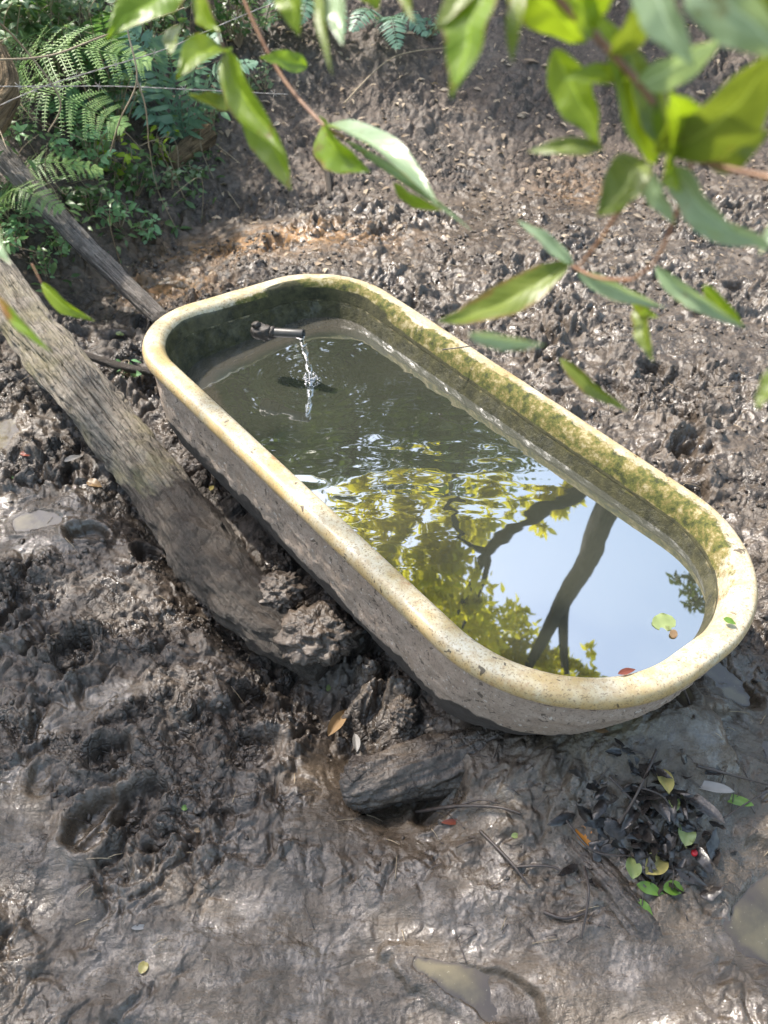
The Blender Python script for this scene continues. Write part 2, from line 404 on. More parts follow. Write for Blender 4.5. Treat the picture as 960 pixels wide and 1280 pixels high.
#@@MATS
# ------------------------------------------------------------------ materials
def mud_mat():
    t = MT("mud")
    wet, dry, rust, grn = t.attr('wet'), t.attr('dry'), t.attr('rust'), t.attr('green')
    n1 = t.noise(5, 6, .7); n2 = t.noise(38, 6, .75); n3 = t.noise(150, 4, .7)
    mud = t.ramp(n1, [(.3, (.044, .032, .024)), (.5, (.090, .070, .054)), (.7, (.138, .112, .090))])
    mud = t.mix(t.ramp(n2, [(.38, .8), (.56, 0.)]), mud, (.018, .014, .012))
    mud = t.mix(t.ramp(n3, [(.56, 0.), (.72, .5)]), mud, (.11, .095, .08))
    brown = t.ramp(n2, [(.3, (.036, .025, .018)), (.5, (.090, .064, .047)), (.72, (.17, .13, .10))])
    mud = t.mix(t.math('MULTIPLY', dry, .85), mud, brown)
    rr = t.math('MULTIPLY', rust, t.ramp(t.noise(18, 4, .7), [(.42, 0.), (.54, 1.)]))
    mud = t.mix(rr, mud, (.32, .17, .06))
    mud = t.mix(t.math('MULTIPLY', grn, t.ramp(n2, [(.4, 0.), (.55, .6)])), mud, (.10, .12, .035))
    slick = t.mix(t.math('MULTIPLY', wet, .5), mud, (.098, .073, .048))
    rn = t.noise(11, 5, .7)
    r = t.ramp(rn, [(.38, .19), (.58, .62)]); r = t.mix(wet, r, t.ramp(rn, [(.38, .12), (.62, .40)])); r = t.mix(dry, r, .72)
    ed = t.ramp(t.vor(46, 'DISTANCE_TO_EDGE', vec=t.warp(.012, 30)), [(.0, 0.), (.16, 1.)]); ed2 = t.ramp(t.vor(120, 'DISTANCE_TO_EDGE', vec=t.warp(.006, 70)), [(.0, 0.), (.2, 1.)])
    calm = t.ramp(t.noise(4.5, 4, .65, dist=.6), [(.40, .30), (.60, 1.)]); calm = t.mix(wet, 1., calm)
    crk = t.math('MULTIPLY', t.ramp(t.noise(6, 4, .6), [(.42, 0.), (.58, 1.)]), t.math('MULTIPLY', calm, t.math('SUBTRACT', 1., t.math('MULTIPLY', wet, .85))))
    b = t.bump(t.noise(30, 5, .62), t.math('MULTIPLY', calm, .9), .012); b = t.bump(ed, t.math('MULTIPLY', crk, .7), .004, b); b = t.bump(ed2, t.math('MULTIPLY', crk, .4), .0015, b); b = t.bump(n3, t.math('MULTIPLY', calm, .35), .0016, b)
    mpg = t.n.new('ShaderNodeMapping'); mpg.inputs['Scale'].default_value = (1, 3.2, 1); mpg.inputs['Rotation'].default_value = (0, 0, .6); t.l.new(t.tc, mpg.inputs[0])
    b = t.bump(t.noise(9, 6, .66, vec=mpg.outputs[0], dist=1.2), t.math('MULTIPLY', wet, .7), .014, b)
    dark = t.math('MULTIPLY', t.math('SUBTRACT', 1., ed), t.math('MULTIPLY', crk, .6)); slick = t.mix(dark, slick, (.022, .017, .013))  # crevice shade painted into the colour along the bump cracks
    t.set(Base_Color=slick, Roughness=r, Normal=b, Coat_Weight=t.math('MULTIPLY', wet, t.ramp(rn, [(.40, .6), (.54, .0)])), Coat_Roughness=.06, Coat_IOR=1.6, Coat_Normal=t.bump(t.noise(22, 5, .65), t.math('MULTIPLY', calm, .6), .008)); t.b.inputs['Specular IOR Level'].default_value = .55
    return t.m
def puddle_mat(name, c, rough=.06, bs=.08):
    t = MT(name); n = t.noise(9, 4, .6)
    col = t.mix(t.ramp(n, [(.35, 0.), (.65, 1.)]), tuple(v*.6 for v in c), tuple(v*1.25 for v in c)); dp = t.math('ADD', t.attr('deep'), t.math('MULTIPLY', t.math('SUBTRACT', t.noise(40, 4, .7), .5), .8))
    col = t.mix(t.ramp(dp, [(.2, 1.), (.95, 0.)]), col, (.060, .046, .034)); col = t.mix(t.ramp(t.noise(150, 2, .6), [(.68, 0.), (.72, .8)]), col, (.25, .22, .15))
    t.set(Base_Color=col, Roughness=rough, IOR=1.5, Normal=t.bump(t.noise(22, 3, .5), bs, .004)); return t.m
def bark_mat(name, mudcol, barkA, barkB, moss=None):
    t = MT(name); v = t.scl((1, 1, 1)); md = t.attr('mud'); u = t.attr('along'); q = t.attr('round')
    cx = t.n.new('ShaderNodeCombineXYZ'); t.l.new(t.math('MULTIPLY', u, 5.), cx.inputs[0]); t.l.new(t.math('MULTIPLY', q, 34.), cx.inputs[1])
    st = t.noise(1.3, 6, .7, vec=cx.outputs[0]); n = t.noise(30, 5, .7)
    col = t.ramp(st, [(.3, barkA), (.5, tuple((a+b)/2 for a, b in zip(barkA, barkB))), (.68, barkB)])
    col = t.mix(t.ramp(t.noise(16, 4, .7), [(.35, .5), (.6, 0.)]), col, tuple(a*.35 for a in barkA))
    col = t.mix(t.ramp(st, [(.40, .9), (.46, 0.)]), col, tuple(a*.2 for a in barkA))
    if moss: col = t.mix(t.ramp(t.noise(5, 5, .65), [(.46, 0.), (.62, .65)]), col, moss)
    mc = t.ramp(n, [(.3, tuple(a*.45 for a in mudcol)), (.6, mudcol)])
    f = t.ramp(t.math('ADD', md, t.math('MULTIPLY', t.math('SUBTRACT', n, .5), .9)), [(.40, 0.), (.58, 1.)])
    b = t.bump(st, 1., .03); b = t.bump(n, .8, .012, b); b = t.bump(t.noise(110, 4, .75), .8, .005, b)
    t.set(Base_Color=t.mix(f, col, mc), Roughness=t.mix(f, .85, t.ramp(n, [(.3, .22), (.7, .5)])), Normal=b); return t.m
def enamel_mat():
    t = MT("stained_enamel"); mo, dk, edge = t.attr('moss'), t.attr('dark'), t.attr('edge')
    n = t.noise(9, 6, .7); f = t.noise(70, 5, .75)
    col = t.ramp(n, [(.34, (.50, .47, .37)), (.50, (.46, .40, .27)), (.62, (.37, .28, .13))])
    col = t.mix(t.ramp(f, [(.47, .0), (.60, .6)]), col, (.34, .245, .13))
    col = t.mix(t.math('MULTIPLY', edge, t.ramp(t.noise(30, 4, .7), [(.35, .2), (.6, .9)])), col, (.46, .31, .13))
    col = t.mix(t.ramp(t.noise(240, 2, .6), [(.56, 0.), (.66, .8)]), col, (.17, .12, .065))
    rs = t.ramp(t.noise(13, 5, .72), [(.60, 0.), (.68, .8)]); col = t.mix(rs, col, (.27, .14, .055)); col = t.mix(t.ramp(t.noise(46, 3, .55, dist=.6), [(.66, 0.), (.685, .9)]), col, (.075, .055, .035))
    mz = t.math('ADD', mo, t.math('MULTIPLY', t.math('SUBTRACT', t.noise(26, 6, .8), .5), 1.5))
    mf = t.ramp(mz, [(.42, 0.), (.62, 1.)])
    mcol = t.ramp(t.noise(34, 5, .75), [(.36, (.028, .032, .008)), (.46, (.085, .090, .016)), (.54, (.17, .135, .040)), (.64, (.34, .29, .16))])
    col = t.mix(mf, col, mcol)
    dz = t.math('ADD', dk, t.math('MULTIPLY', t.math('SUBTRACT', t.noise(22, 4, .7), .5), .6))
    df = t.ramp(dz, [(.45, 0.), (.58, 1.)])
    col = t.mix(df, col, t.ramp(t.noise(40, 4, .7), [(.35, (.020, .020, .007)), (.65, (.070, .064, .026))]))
    b = t.bump(f, .25, .002); b = t.bump(t.math('MULTIPLY', mf, t.noise(120, 4, .8)), .8, .004, b)
    t.set(Base_Color=col, Roughness=t.mix(mf, t.ramp(f, [(.4, .32), (.7, .6)]), .9), Normal=b); return t.m
def shell_mat():
    t = MT("mud_plastered_iron"); n = t.noise(30, 6, .75); f = t.noise(190, 4, .75); low = t.attr('low')
    col = t.ramp(n, [(.3, (.25, .185, .14)), (.55, (.36, .28, .22)), (.75, (.44, .35, .285))])
    col = t.mix(t.ramp(f, [(.54, 0.), (.64, .75)]), col, (.11, .085, .068))
    col = t.mix(t.ramp(t.noise(8, 4, .7), [(.5, 0.), (.7, .6)]), col, (.29, .215, .155))
    sp = t.ramp(t.noise(58, 3, .55, dist=.5), [(.62, 0.), (.65, .85)]); col = t.mix(sp, col, (.085, .062, .046)); col = t.mix(t.ramp(t.noise(90, 2, .5), [(.66, 0.), (.69, .8)]), col, (.50, .44, .38))
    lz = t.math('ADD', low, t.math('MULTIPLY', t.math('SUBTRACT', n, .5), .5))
    col = t.mix(t.ramp(lz, [(.45, 0.), (.6, 1.)]), col, (.045, .036, .030))  # undercut shadow below the ragged plaster edge, put into the colour
    b = t.bump(n, .5, .005); b = t.bump(f, .9, .003, b)
    t.set(Base_Color=col, Roughness=.85, Normal=b); return t.m
def simple(name, a, b, rough=.6, sc=20, bs=.3, bd=.003, **k):
    t = MT(name); n = t.noise(sc, 5, .7)
    t.set(Base_Color=t.ramp(n, [(.3, a), (.7, b)]), Roughness=rough, Normal=t.bump(n, bs, bd), **k); return t.m
def tubwater_mat():
    t = MT("murky_tub_water"); sh = t.attr('shallow')
    g = t.noise(3.2, 4, .6, dist=.4)
    deep = t.ramp(g, [(.3, (.030, .033, .025)), (.7, (.044, .046, .034))])
    lz = t.math('ADD', sh, t.math('MULTIPLY', t.math('SUBTRACT', t.noise(14, 4, .6), .5), .35))
    col = t.mix(t.ramp(lz, [(.35, 0.), (.55, 1.), (.9, 1.)]), deep, (.062, .056, .044))
    col = t.mix(t.ramp(lz, [(.86, 0.), (1., .8)]), col, (.04, .036, .026))
    rip = t.attr('ripple')
    wv = t.attr('wave')
    b = t.bump(wv, 1.0, .0022)
    vn = t.n.new('ShaderNodeMapping'); vn.inputs['Scale'].default_value = (.55, 1.2, 1.); vn.inputs['Rotation'].default_value = (0, 0, .15)
    t.l.new(t.tc, vn.inputs[0])
    fine = t.math('MULTIPLY', t.noise(15, 1, .4, vec=vn.outputs[0], dist=.3), rip)
    b = t.bump(fine, 1., .0019, b)
    b = t.bump(t.noise(4, 1, .5), .06, .002, b)
    t.set(Base_Color=col, Roughness=.012, IOR=WATER_IOR, Normal=b); return t.m
WATER_IOR = 4.0
M = {}
M['mud'] = mud_mat()
M['pud'] = puddle_mat("puddle_water", (.125, .102, .056), .03, .14); M['rustpud'] = puddle_mat("rusty_puddle_water", (.15, .09, .05), .10)
M['bark'] = bark_mat("weathered_bark", (.085, .067, .052), (.20, .165, .125), (.50, .44, .36), (.24, .21, .10))
M['bark2'] = bark_mat("grey_dead_wood", (.085, .068, .055), (.20, .17, .14), (.48, .42, .37))
M['bark3'] = bark_mat("mud_soaked_wood", (.095, .075, .058), (.09, .07, .055), (.22, .18, .15))
M['bark4'] = bark_mat("rotten_wood", (.10, .08, .05), (.16, .10, .05), (.46, .33, .18))
M['tree'] = bark_mat("living_bark", (.07, .06, .05), (.018, .014, .011), (.055, .045, .035))
M['enamel'] = enamel_mat(); M['shell'] = shell_mat(); M['tubwater'] = tubwater_mat()
M['iron'] = simple("rusty_black_iron", (.008, .007, .006), (.040, .028, .020), .55, 60, .8, .004)
M['pipe'] = simple("grimy_grey_pipe", (.022, .020, .018), (.06, .054, .048), .45, 40, .3, .002)
M['wire'] = simple("rusted_wire", (.30, .26, .22), (.50, .45, .40), .6, 80)
M['twig'] = simple("dark_wet_twig", (.025, .02, .018), (.08, .06, .05), .45, 60)
M['paletwig'] = simple("pale_dry_stem", (.20, .15, .09), (.38, .30, .20), .7, 40)
M['redtwig'] = simple("red_brown_twig", (.14, .06, .03), (.30, .16, .08), .5, 40)
t = MT("clear_water"); t.set(Base_Color=(1., 1., 1.), Roughness=.03, IOR=1.33); t.b.inputs['Transmission Weight'].default_value = 1.; M['clear'] = t.m
M['fg'] = leaf_mat("fresh_green_leaf", (.14, .22, .012), (.22, .30, .02), .5, .38, veins=True)
M['fgspot'] = leaf_mat("green_leaf_with_brown_blotch", (.13, .22, .015), (.19, .29, .02), .45, .4, spots=(.25, .10, .02), sc=22, veins=True)
M['fgold'] = leaf_mat("olive_leaf", (.10, .14, .015), (.15, .19, .025), .35, .4, veins=True)
M['fgpale'] = leaf_mat("pale_shiny_leaf", (.20, .29, .15), (.30, .38, .24), .35, .26, under=(.16, .26, .05), veins=True)
M['fern'] = leaf_mat("fern_green", (.07, .15, .05), (.12, .24, .08), .3, .45)
M['fernlt'] = leaf_mat("sunlit_fern_green", (.14, .26, .08), (.28, .40, .14), .35, .45)  # lighter copy of the fern green, with sunlight put into the colour
M['fernbl'] = leaf_mat("bluish_fern_green", (.09, .18, .12), (.17, .28, .19), .25, .45)
M['shrub'] = leaf_mat("shrub_green", (.055, .105, .035), (.12, .20, .07), .3, .36, sc=3)
M['shrub2'] = leaf_mat("mint_green", (.16, .32, .14), (.28, .46, .24), .3, .35, sc=3)
M['shrub3'] = leaf_mat("dusty_green", (.12, .18, .09), (.24, .32, .18), .3, .45, sc=3)
M['litter'] = leaf_mat("dry_leaf_litter", (.20, .14, .09), (.42, .34, .25), .15, .8, sc=9)
M['black'] = simple("rotted_black_leaf", (.010, .009, .009), (.045, .038, .034), .16, 30, .6, .004)
M['canopyY'] = leaf_mat("sunlit_yellow_green_foliage", (.46, .42, .03), (.70, .58, .06), .5, .5, sc=1.5)  # backlit sun put into the leaf colour, raised for the dim mirror image
M['canopyD'] = leaf_mat("dark_canopy_foliage", (.04, .07, .02), (.09, .13, .03), .35, .45, sc=1.5)
#@@TERRAIN
# ------------------------------------------------------------------ ground: one sheet to the horizon
CELL = 0.00155
def ground():
    def sl_(y): return math.sqrt(y*y+1.9)
    ys = [0.42]
    while ys[-1] < 5.4: ys.append(ys[-1]+CELL*sl_(ys[-1])*1.25)
    st = CELL*sl_(ys[-1]); 
    while ys[-1] < 160: st *= 1.12; ys.append(ys[-1]+st)
    lo = [.42]; st = CELL*1.5
    while lo[-1] > -60: st *= 1.13; lo.append(lo[-1]-st)
    ys = np.array(lo[:0:-1]+ys)
    n = int(.60/CELL/1.0); us = list(np.linspace(0, .60, n)); st = CELL
    while us[-1] < 40: st *= 1.12; us.append(us[-1]+st)
    us = np.array(us); us = np.concatenate([-us[:0:-1], us])
    sly = np.sqrt(np.clip(ys, 0, 6)**2+1.9)
    X = us[None]*sly[:, None]; Y = np.repeat(ys[:, None], len(us), 1)
    x = X.ravel(); y = Y.ravel()
    h, wet, dry, rust, grn = terrain(x, y)
    return mk('mud_ground', np.stack([x, y, h], 1), gridF(len(ys), len(us)), M['mud'], attrs=dict(wet=wet, dry=dry, rust=rust, green=grn))
g = ground(); tag(g, kind='structure')
for i, p in enumerate(PUD):
    k = 90; R_ = 1.9*max(p[3], p[4]); gx, gy = np.meshgrid(np.linspace(-R_, R_, k), np.linspace(-R_, R_, k), indexing='ij')
    X = gx.ravel(); Y = gy.ravel(); q = pud_q(X+p[0], Y+p[1], p); F = gridF(k, k); F = F[(q[F] < 1.32).all(1)]
    used = np.unique(F); mp = -np.ones(k*k, int); mp[used] = np.arange(len(used)); F = mp[F]; V = np.stack([X[used], Y[used], 0*X[used]], 1)
    dep = p[2]+.0015-terrain(X[used]+p[0], Y[used]+p[1], False)
    o = mk('puddle', V, F, M['rustpud'] if i == 4 else M['pud'], attrs=dict(deep=np.clip(dep/.009, 0, 1))); o.location = (p[0], p[1], p[2]+.0015); tag(o, kind='structure')

#@@TUB
# ------------------------------------------------------------------ bathtub
def tub():
    root = empty('bathtub', Vector((TO[0], TO[1], 0.0))); off = np.array(root.location)
    tag(root, 'old cream enamel bathtub with mossy rim sunk crooked in the mud', 'bathtub')
    def ringset(prof, sub):
        pr = np.array(prof, float); tt = np.linspace(0, len(pr)-1, (len(pr)-1)*sub+1)
        pr = spline(pr, len(tt)); 
        return pr
    def sweep(pr, extra=None):
        rows = []
        for ins, z in pr:
            O = outline(ins); rows.append(np.c_[O, np.full(len(O), z)])
        return np.array(rows)
    # rim
    pr = ringset([(.016, -.034), (.004, -.030), (.0, -.018), (.002, -.006), (.010, .002), (.028, .0045), (.046, .002), (.058, -.011), (.064, -.030), (.069, -.050)], 5)
    G = sweep(pr); nu, nv = G.shape[:2]
    s = np.linspace(0, 4.3, nv)[None]*np.ones((nu, 1)); ii = pr[:, 0][:, None]*np.ones((1, nv)); zz = pr[:, 1][:, None]*np.ones((1, nv))
    X, Y = G[..., 0], G[..., 1]
    far = sstep(-.35, -.7, X); rightside = sstep(.1, .3, Y)
    inner = sstep(.036, .060, ii)
    nz = fbm(X+zz, Y, 9, 4, 4); nb = fbm(X, Y, 3.2, 2, 14)
    moss = inner*(.35+.35*rightside+.45*far)+rightside*sstep(.004, .045, ii)*.52*sstep(-.6, .1, nb+.15)+.12*nz
    moss = moss*(.45+.75*sstep(-.25, .3, nb+.2*rightside))
    dark = sstep(.1, -.9, X)*.25*sstep(-.0, -.03, zz)*(ii > .03)+far*sstep(-.006, -.022, zz+.012*nb)*(ii > .03)*.8+sstep(-.030, -.048, zz)*(ii > .03)*.7  # stain at the far end; inside below the roll, painted shade as well
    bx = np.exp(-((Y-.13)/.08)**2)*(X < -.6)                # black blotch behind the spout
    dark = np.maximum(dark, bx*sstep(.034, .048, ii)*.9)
    edge = sstep(.012, .0, ii)
    bump = .0009*nz+.0018*np.clip(moss-.4, 0, 1)*np.maximum(fbm(X, Y+zz, 60, 3, 5)+.3, 0)
    G[..., 2] += bump+.0012*fbm(X, Y, 4, 2, 66)
    # a chip in the near right of the rim edge
    att = dict(moss=moss.ravel(), dark=dark.ravel(), edge=edge.ravel())
    V = t2w(G.reshape(-1, 3))-off
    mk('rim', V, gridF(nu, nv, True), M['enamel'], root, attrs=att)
    # basin
    pr = ringset([(.0692, -.0502), (.085, -.10), (.107, -.18), (.135, -.26), (.165, -.33), (.21, -.375), (.28, -.388), (.36, -.392)], 7)
    G = sweep(pr); nu, nv = G.shape[:2]; X, Y = G[..., 0].copy(), G[..., 1]; zz = G[..., 2]
    G[..., 0] -= SLOPE*np.maximum(-zz-.12, 0)*sstep(.25, .70, X)
    moss = .55+.2*fbm(X+zz, Y, 8, 3, 8)+0*X; dark = .55+sstep(-.050, -.07, zz)*.5+0*X  # olive-brown wall colour with the shade below the rim roll painted in
    V = t2w(G.reshape(-1, 3))-off; F = gridF(nu, nv, True)
    mk('basin', np.vstack([V, t2w(np.array([[0, 0, -.394]]))-off]), [F, np.stack([(nu-1)*nv+np.arange(nv), (nu-1)*nv+(np.arange(nv)+1) % nv, np.full(nv, nu*nv)], 1)],
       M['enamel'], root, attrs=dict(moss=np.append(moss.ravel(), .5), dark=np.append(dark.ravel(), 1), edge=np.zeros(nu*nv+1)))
    # outer shell with dried mud plaster
    pr = ringset([(.0161, -.0341), (.020, -.05), (.026, -.10), (.034, -.16), (.046, -.22), (.07, -.28), (.11, -.34), (.17, -.39), (.27, -.41), (.36, -.412)], 9)
    G = sweep(pr); nu, nv = G.shape[:2]; X, Y, zz = G[..., 0], G[..., 1], G[..., 2].copy()
    s = np.linspace(0, 4.3, nv)[None]*np.ones((nu, 1))
    q = fbm(s, zz, 9, 5, 90, .6); w1, w2, wc = worley(s, zz, 22, 91)
    plaster = .0035*sstep(.02, .10, q+.1)*sstep(-.04, -.07, zz)+.0022*fbm(s, zz, 55, 3, 92)-.003*sstep(.18, .3, fbm(s, zz, 30, 3, 95))
    T = np.roll(G, -1, 1)-np.roll(G, 1, 1); Nn = np.stack([T[..., 1], -T[..., 0], 0*X], -1); Nn /= np.linalg.norm(Nn, axis=2)[..., None]+1e-9
    G = G+Nn*plaster[..., None]
    G[..., 0] -= SLOPE*np.maximum(-zz-.10, 0)*sstep(.25, .70, X)
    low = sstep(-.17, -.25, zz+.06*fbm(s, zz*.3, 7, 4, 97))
    V = t2w(G.reshape(-1, 3))-off
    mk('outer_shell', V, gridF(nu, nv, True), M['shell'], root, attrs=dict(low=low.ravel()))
tub()
# water in the tub
STR = None
def tub_water():
    global STR
    c0 = atz(389, 474, WZ); STR = c0
    nr = 150; rows = []; sh = []
    A = outline(.058); B = outline(.178); A = t2w(np.c_[A, np.full(len(A), -.015)]); B = t2w(np.c_[B, np.full(len(B), -.40)])
    t_ = (WZ-A[:, 2])/(B[:, 2]-A[:, 2]); E = (A+t_[:, None]*(B-A))[:, :2]
    C = np.array([TO[0], TO[1]])
    E = C+(E-C)*1.012
    lx = outline(.058)[:, 0]; a = outline(.058)
    core = np.stack([np.clip(a[:, 0], -.55, .55), 0*a[:, 0]], 1)@TM[:2, :2].T+C
    for k in range(nr):
        f = (k/(nr-1))**1.0; rows.append(E+(core-E)*f)
    G = np.array(rows); x = G[..., 0].ravel(); y = G[..., 1].ravel()
    ins = tub_inset(x, y)-.10
    LX, LY = tub_local(x, y)
    band = .040+.05*sstep(-.45, -.75, LX)+.0*LY
    shal = np.clip(1-ins/band*.55, 0, 1)*sstep(-.15, -.6, LX+.9*np.maximum(LY-.05, 0))
    d = np.hypot(x-c0[0], y-c0[1])
    wave = (.6+.4*fbm(x, y, 20, 2, 88))*.16*np.sin(d*2*np.pi/.015)*np.exp(-d/.045)*sstep(.0, .012, d)
    wave = wave+.5*np.exp(-(d/.012)**2)
    wave2 = .06*np.sin(np.hypot(x-c0[0]+.02, y-c0[1]-.03)*2*np.pi/.035+fbm(x, y, 6, 2, 4)*2)*np.exp(-d/.16)
    rip = (.25+.75*sstep(.1, .4, d))*(1-sstep(.45, .85, d))+.008
    V = np.stack([x, y, np.full_like(x, WZ)], 1)
    o = mk('water', V, gridF(nr, G.shape[1], True), M['tubwater'], attrs=dict(shallow=shal, ripple=rip, wave=wave+wave2))
    tag(o, kind='structure')
tub_water()

# spout pipe and its stream
def cyl(p, q, r0, r1=None, k=20, n=2, inner=None):
    return tube_arr([p, q], [r0, r1 or r0], max(n, 2), k)
def spout():
    # find height over the landing point that projects to the pipe mouth at row 420
    c0 = STR; lo, hi = WZ, WZ+.4
    def prow(p):
        v = np.array(p)-np.array([0, 0, CAMZ]); dz = v[1]*CP-v[2]*SP; return 640-FPX*(v[1]*SP+v[2]*CP)/dz
    for _ in range(40):
        m = (lo+hi)/2
        if prow((c0[0], c0[1], m)) > 419: lo = m
        else: hi = m
    zt = lo
    mouth = np.array([c0[0]-.012, c0[1]+.006, zt]); 
    r = ray(336, 415); dep = (mouth[1]*CP-(mouth[2]-CAMZ)*SP)+.03
    joint = np.array([0, 0, CAMZ])+r*dep
    root = empty('water_pipe', Vector(joint)); tag(root, 'black iron spout pipe with knobbly elbow poking over the tub end', 'pipe'); off = joint
    d = mouth-joint; d /= np.linalg.norm(d)
    # hollow pipe
    R = .0118; k = 28; th = np.linspace(0, 2*np.pi, k, endpoint=False)
    a = np.cross(d, [0, 0, 1]); a /= np.linalg.norm(a); b = np.cross(a, d)
    rows = []
    for s, rr in ((.0, R), (.3, R*1.02), (.6, R*.98), (.985, R), (1., R*.93), (.99, R*.78), (.5, R*.76), (.0, R*.76)):
        c = joint+(mouth-joint)*s
        rows.append(c+a*np.cos(th)[:, None]*rr+b*np.sin(th)[:, None]*rr)
    V = np.array(rows).reshape(-1, 3)-off; mk('pipe', V, gridF(len(rows), k, True), M['pipe'], root)
    # lumpy elbow: collar, body and lug
    parts = []
    for p0, p1, rr, sd in ((joint-d*.045, joint+d*.008, .020, 1), (joint+d*.006, joint+d*.018, .0165, 2), (joint-d*.030+b*.010, joint-d*.034+b*.026, .012, 3), (joint-d*.012-b*.008, joint-d*.010-b*.024, .010, 5)):
        V, F = tube_arr([p0, p1], [rr*.8, rr, rr, rr*.85], 14, 24, .38, sd, 60); parts.append((V-off, F))
    V, F = join(parts); mk('elbow_fitting', V, F, M['iron'], root)
    # feed pipe running out over the rim and down behind it
    wallp = t2w(np.array([[-TL/2-.03, .12, .015]]))[0]
    V, F = tube_arr([joint-d*.02, (joint-d*.02+wallp)/2+np.array([0, 0, -.005]), wallp+np.array([0, 0, -.03])], [.011, .010, .010], 20, 16)
    # stream
    st = empty('water_stream', Vector((c0[0], c0[1], WZ))); tag(st, 'thin clear stream of water falling from the pipe mouth', 'water stream'); o2 = np.array(st.location)
    n = 60; k = 14; t = np.linspace(0, 1, n)
    fall = t**2
    cx = mouth+(np.stack([c0[0]+0*t, c0[1]+0*t], 1)-mouth[:2]).dot(np.eye(2))[0].tolist().__len__()*0 if False else None
    C = np.stack([mouth[0]-d[0]*.012+(c0[0]-mouth[0]+d[0]*.012)*t, mouth[1]+(c0[1]-mouth[1])*t, (zt-.006)+(WZ-zt+.004)*(t**1.7)], 1)
    rad = .0085-.003*t+.0014*np.sin(t*26)+.0007*np.sin(t*61)
    th = np.linspace(0, 2*np.pi, k, endpoint=False)
    fl = 1+.35*np.sin(t*17)[:, None]*np.cos(2*th)[None]
    V = np.stack([C[:, 0][:, None]+np.cos(th+0)*rad[:, None]*fl, C[:, 1][:, None]+np.sin(th)*rad[:, None]*fl, C[:, 2][:, None]+0*th], -1).reshape(-1, 3)
    mk('falling_water', V-o2, gridF(n, k, True), M['clear'], st)
    rng = np.random.default_rng(3); parts = []
    for i in range(26):
        a = rng.uniform(0, 6.28); q = rng.uniform(.003, .024); r = rng.uniform(.0015, .005)
        u, v = np.meshgrid(np.linspace(.01, np.pi-.01, 8), np.linspace(0, 2*np.pi, 12, endpoint=False), indexing='ij')
        c = np.array([c0[0]+q*math.cos(a), c0[1]+q*math.sin(a), WZ+r*.3+rng.uniform(0, .012)*(q > .008)])
        Vb = np.stack([np.sin(u)*np.cos(v), np.sin(u)*np.sin(v), np.cos(u)*.8], -1).reshape(-1, 3)*r+c-o2
        parts.append((Vb, [gridF(8, 12, True)]))
    V, F = join(parts); mk('splash', V, F, M['clear'], st)
spout()

#@@LOGS
# ------------------------------------------------------------------ fallen logs
def log(name, pts, rad, mat, label, cat='log', n=360, k=96, rough=.12, seed=1, rs=7, mud=lambda s, c: 0*s, flat=1.):
    V, F = tube_arr(pts, rad, n, k, rough, seed, rs, flat=flat)
    s = np.repeat(np.linspace(0, 1, n), k); th = np.tile(np.linspace(0, 2*np.pi, k, endpoint=False), n)
    Ln = np.linalg.norm(np.diff(np.array(pts), axis=0), axis=1).sum()
    up = -np.sin(th)                               # +1 where the surface faces up (B points down for level logs)
    m = mud(s, up)
    # grooves along the grain
    g = fbm(s*Ln*2.2+seed, np.cos(th)*5+np.sin(th)*3.1, 1., 4, seed+40); C = np.repeat(spline(pts, n) if len(pts) > 2 else np.linspace(pts[0], pts[1], n), k, 0)
    dV = V[:n*k]-C; q = np.clip(1-m, 0, 1); clod = fbm(s*Ln*14, th*2.2, 1, 4, seed+50)
    V[:n*k] = C+dV*(1+(.10*g*q-.13*sstep(.10, .0, np.abs(g))*q-.08*sstep(.06, 0., np.abs(fbm(s*Ln*5+seed, np.cos(th)*9+np.sin(th)*7, 1., 3, seed+70)))*q+.13*clod*np.clip(m, 0, 1)))[:, None]
    att = dict(mud=np.append(m, [1, 1]), along=np.append(s*Ln, [0, Ln]), round=np.append(np.abs(th/np.pi-1), [0, 0]))
    o = mk(name, V, F, mat, attrs=att); tag(o, label, cat); return center(o)
bp = [atz(-75, 240, .34), atz(20, 385, .24), atz(120, 510, .17), atz(215, 628, .11), atz(300, 745, .06), atz(405, 838, .015)]
log('fallen_log', bp, [.072, .074, .080, .078, .074, .088, .070, .03], M['bark'], 'thick grey fallen trunk beside the tub, its lower half caked in mud', 'log',
    n=520, k=128, rough=.20, seed=3, rs=6, mud=lambda s, u: sstep(.40, .62, s+.10*fbm(s*8, u, 1, 3, 2)-.08*u)+.0)
log('dead_branch', [atz(-60, 130, .62), atz(30, 225, .42), atz(110, 310, .24), atz(205, 402, .08)], [.042, .040, .036, .030], M['bark2'],
    'slim bare grey branch leaning from the ferns to the tub corner', 'branch', n=300, k=64, rough=.13, seed=8, rs=9, mud=lambda s, u: sstep(.93, 1.0, s)*.8)
log('sunken_log', [atz(440, 985, .012), atz(455, 981, .016), atz(540, 958, .025), atz(630, 930, .055), atz(720, 893, .085), atz(800, 862, .09)], [.044, .056, .060, .060, .056, .05], M['mud'],
    'mud soaked log with a hollow end under the near end of the tub', 'log', n=320, k=96, rough=.26, seed=12, rs=8, mud=lambda s, u: .72+.2*s)
pA = hit(722, 1060); pB = hit(806, 1158); pC = hit(765, 1270)
log('buried_log', [pA+np.array([-.02, .03, -.03]), pA*.5+pB*.5+np.array([0, 0, -.018]), pB+np.array([0, 0, -.024]), pB+(pB-pA)*.5+np.array([0, 0, -.06])], [.028, .033, .033, .03], M['mud'],
    'short half buried mud coated log beside the wet leaf pile', 'log', n=160, k=64, rough=.2, seed=17, mud=lambda s, u: .5+.4*s)
pA = hit(213, 212); pB = hit(262, 188)
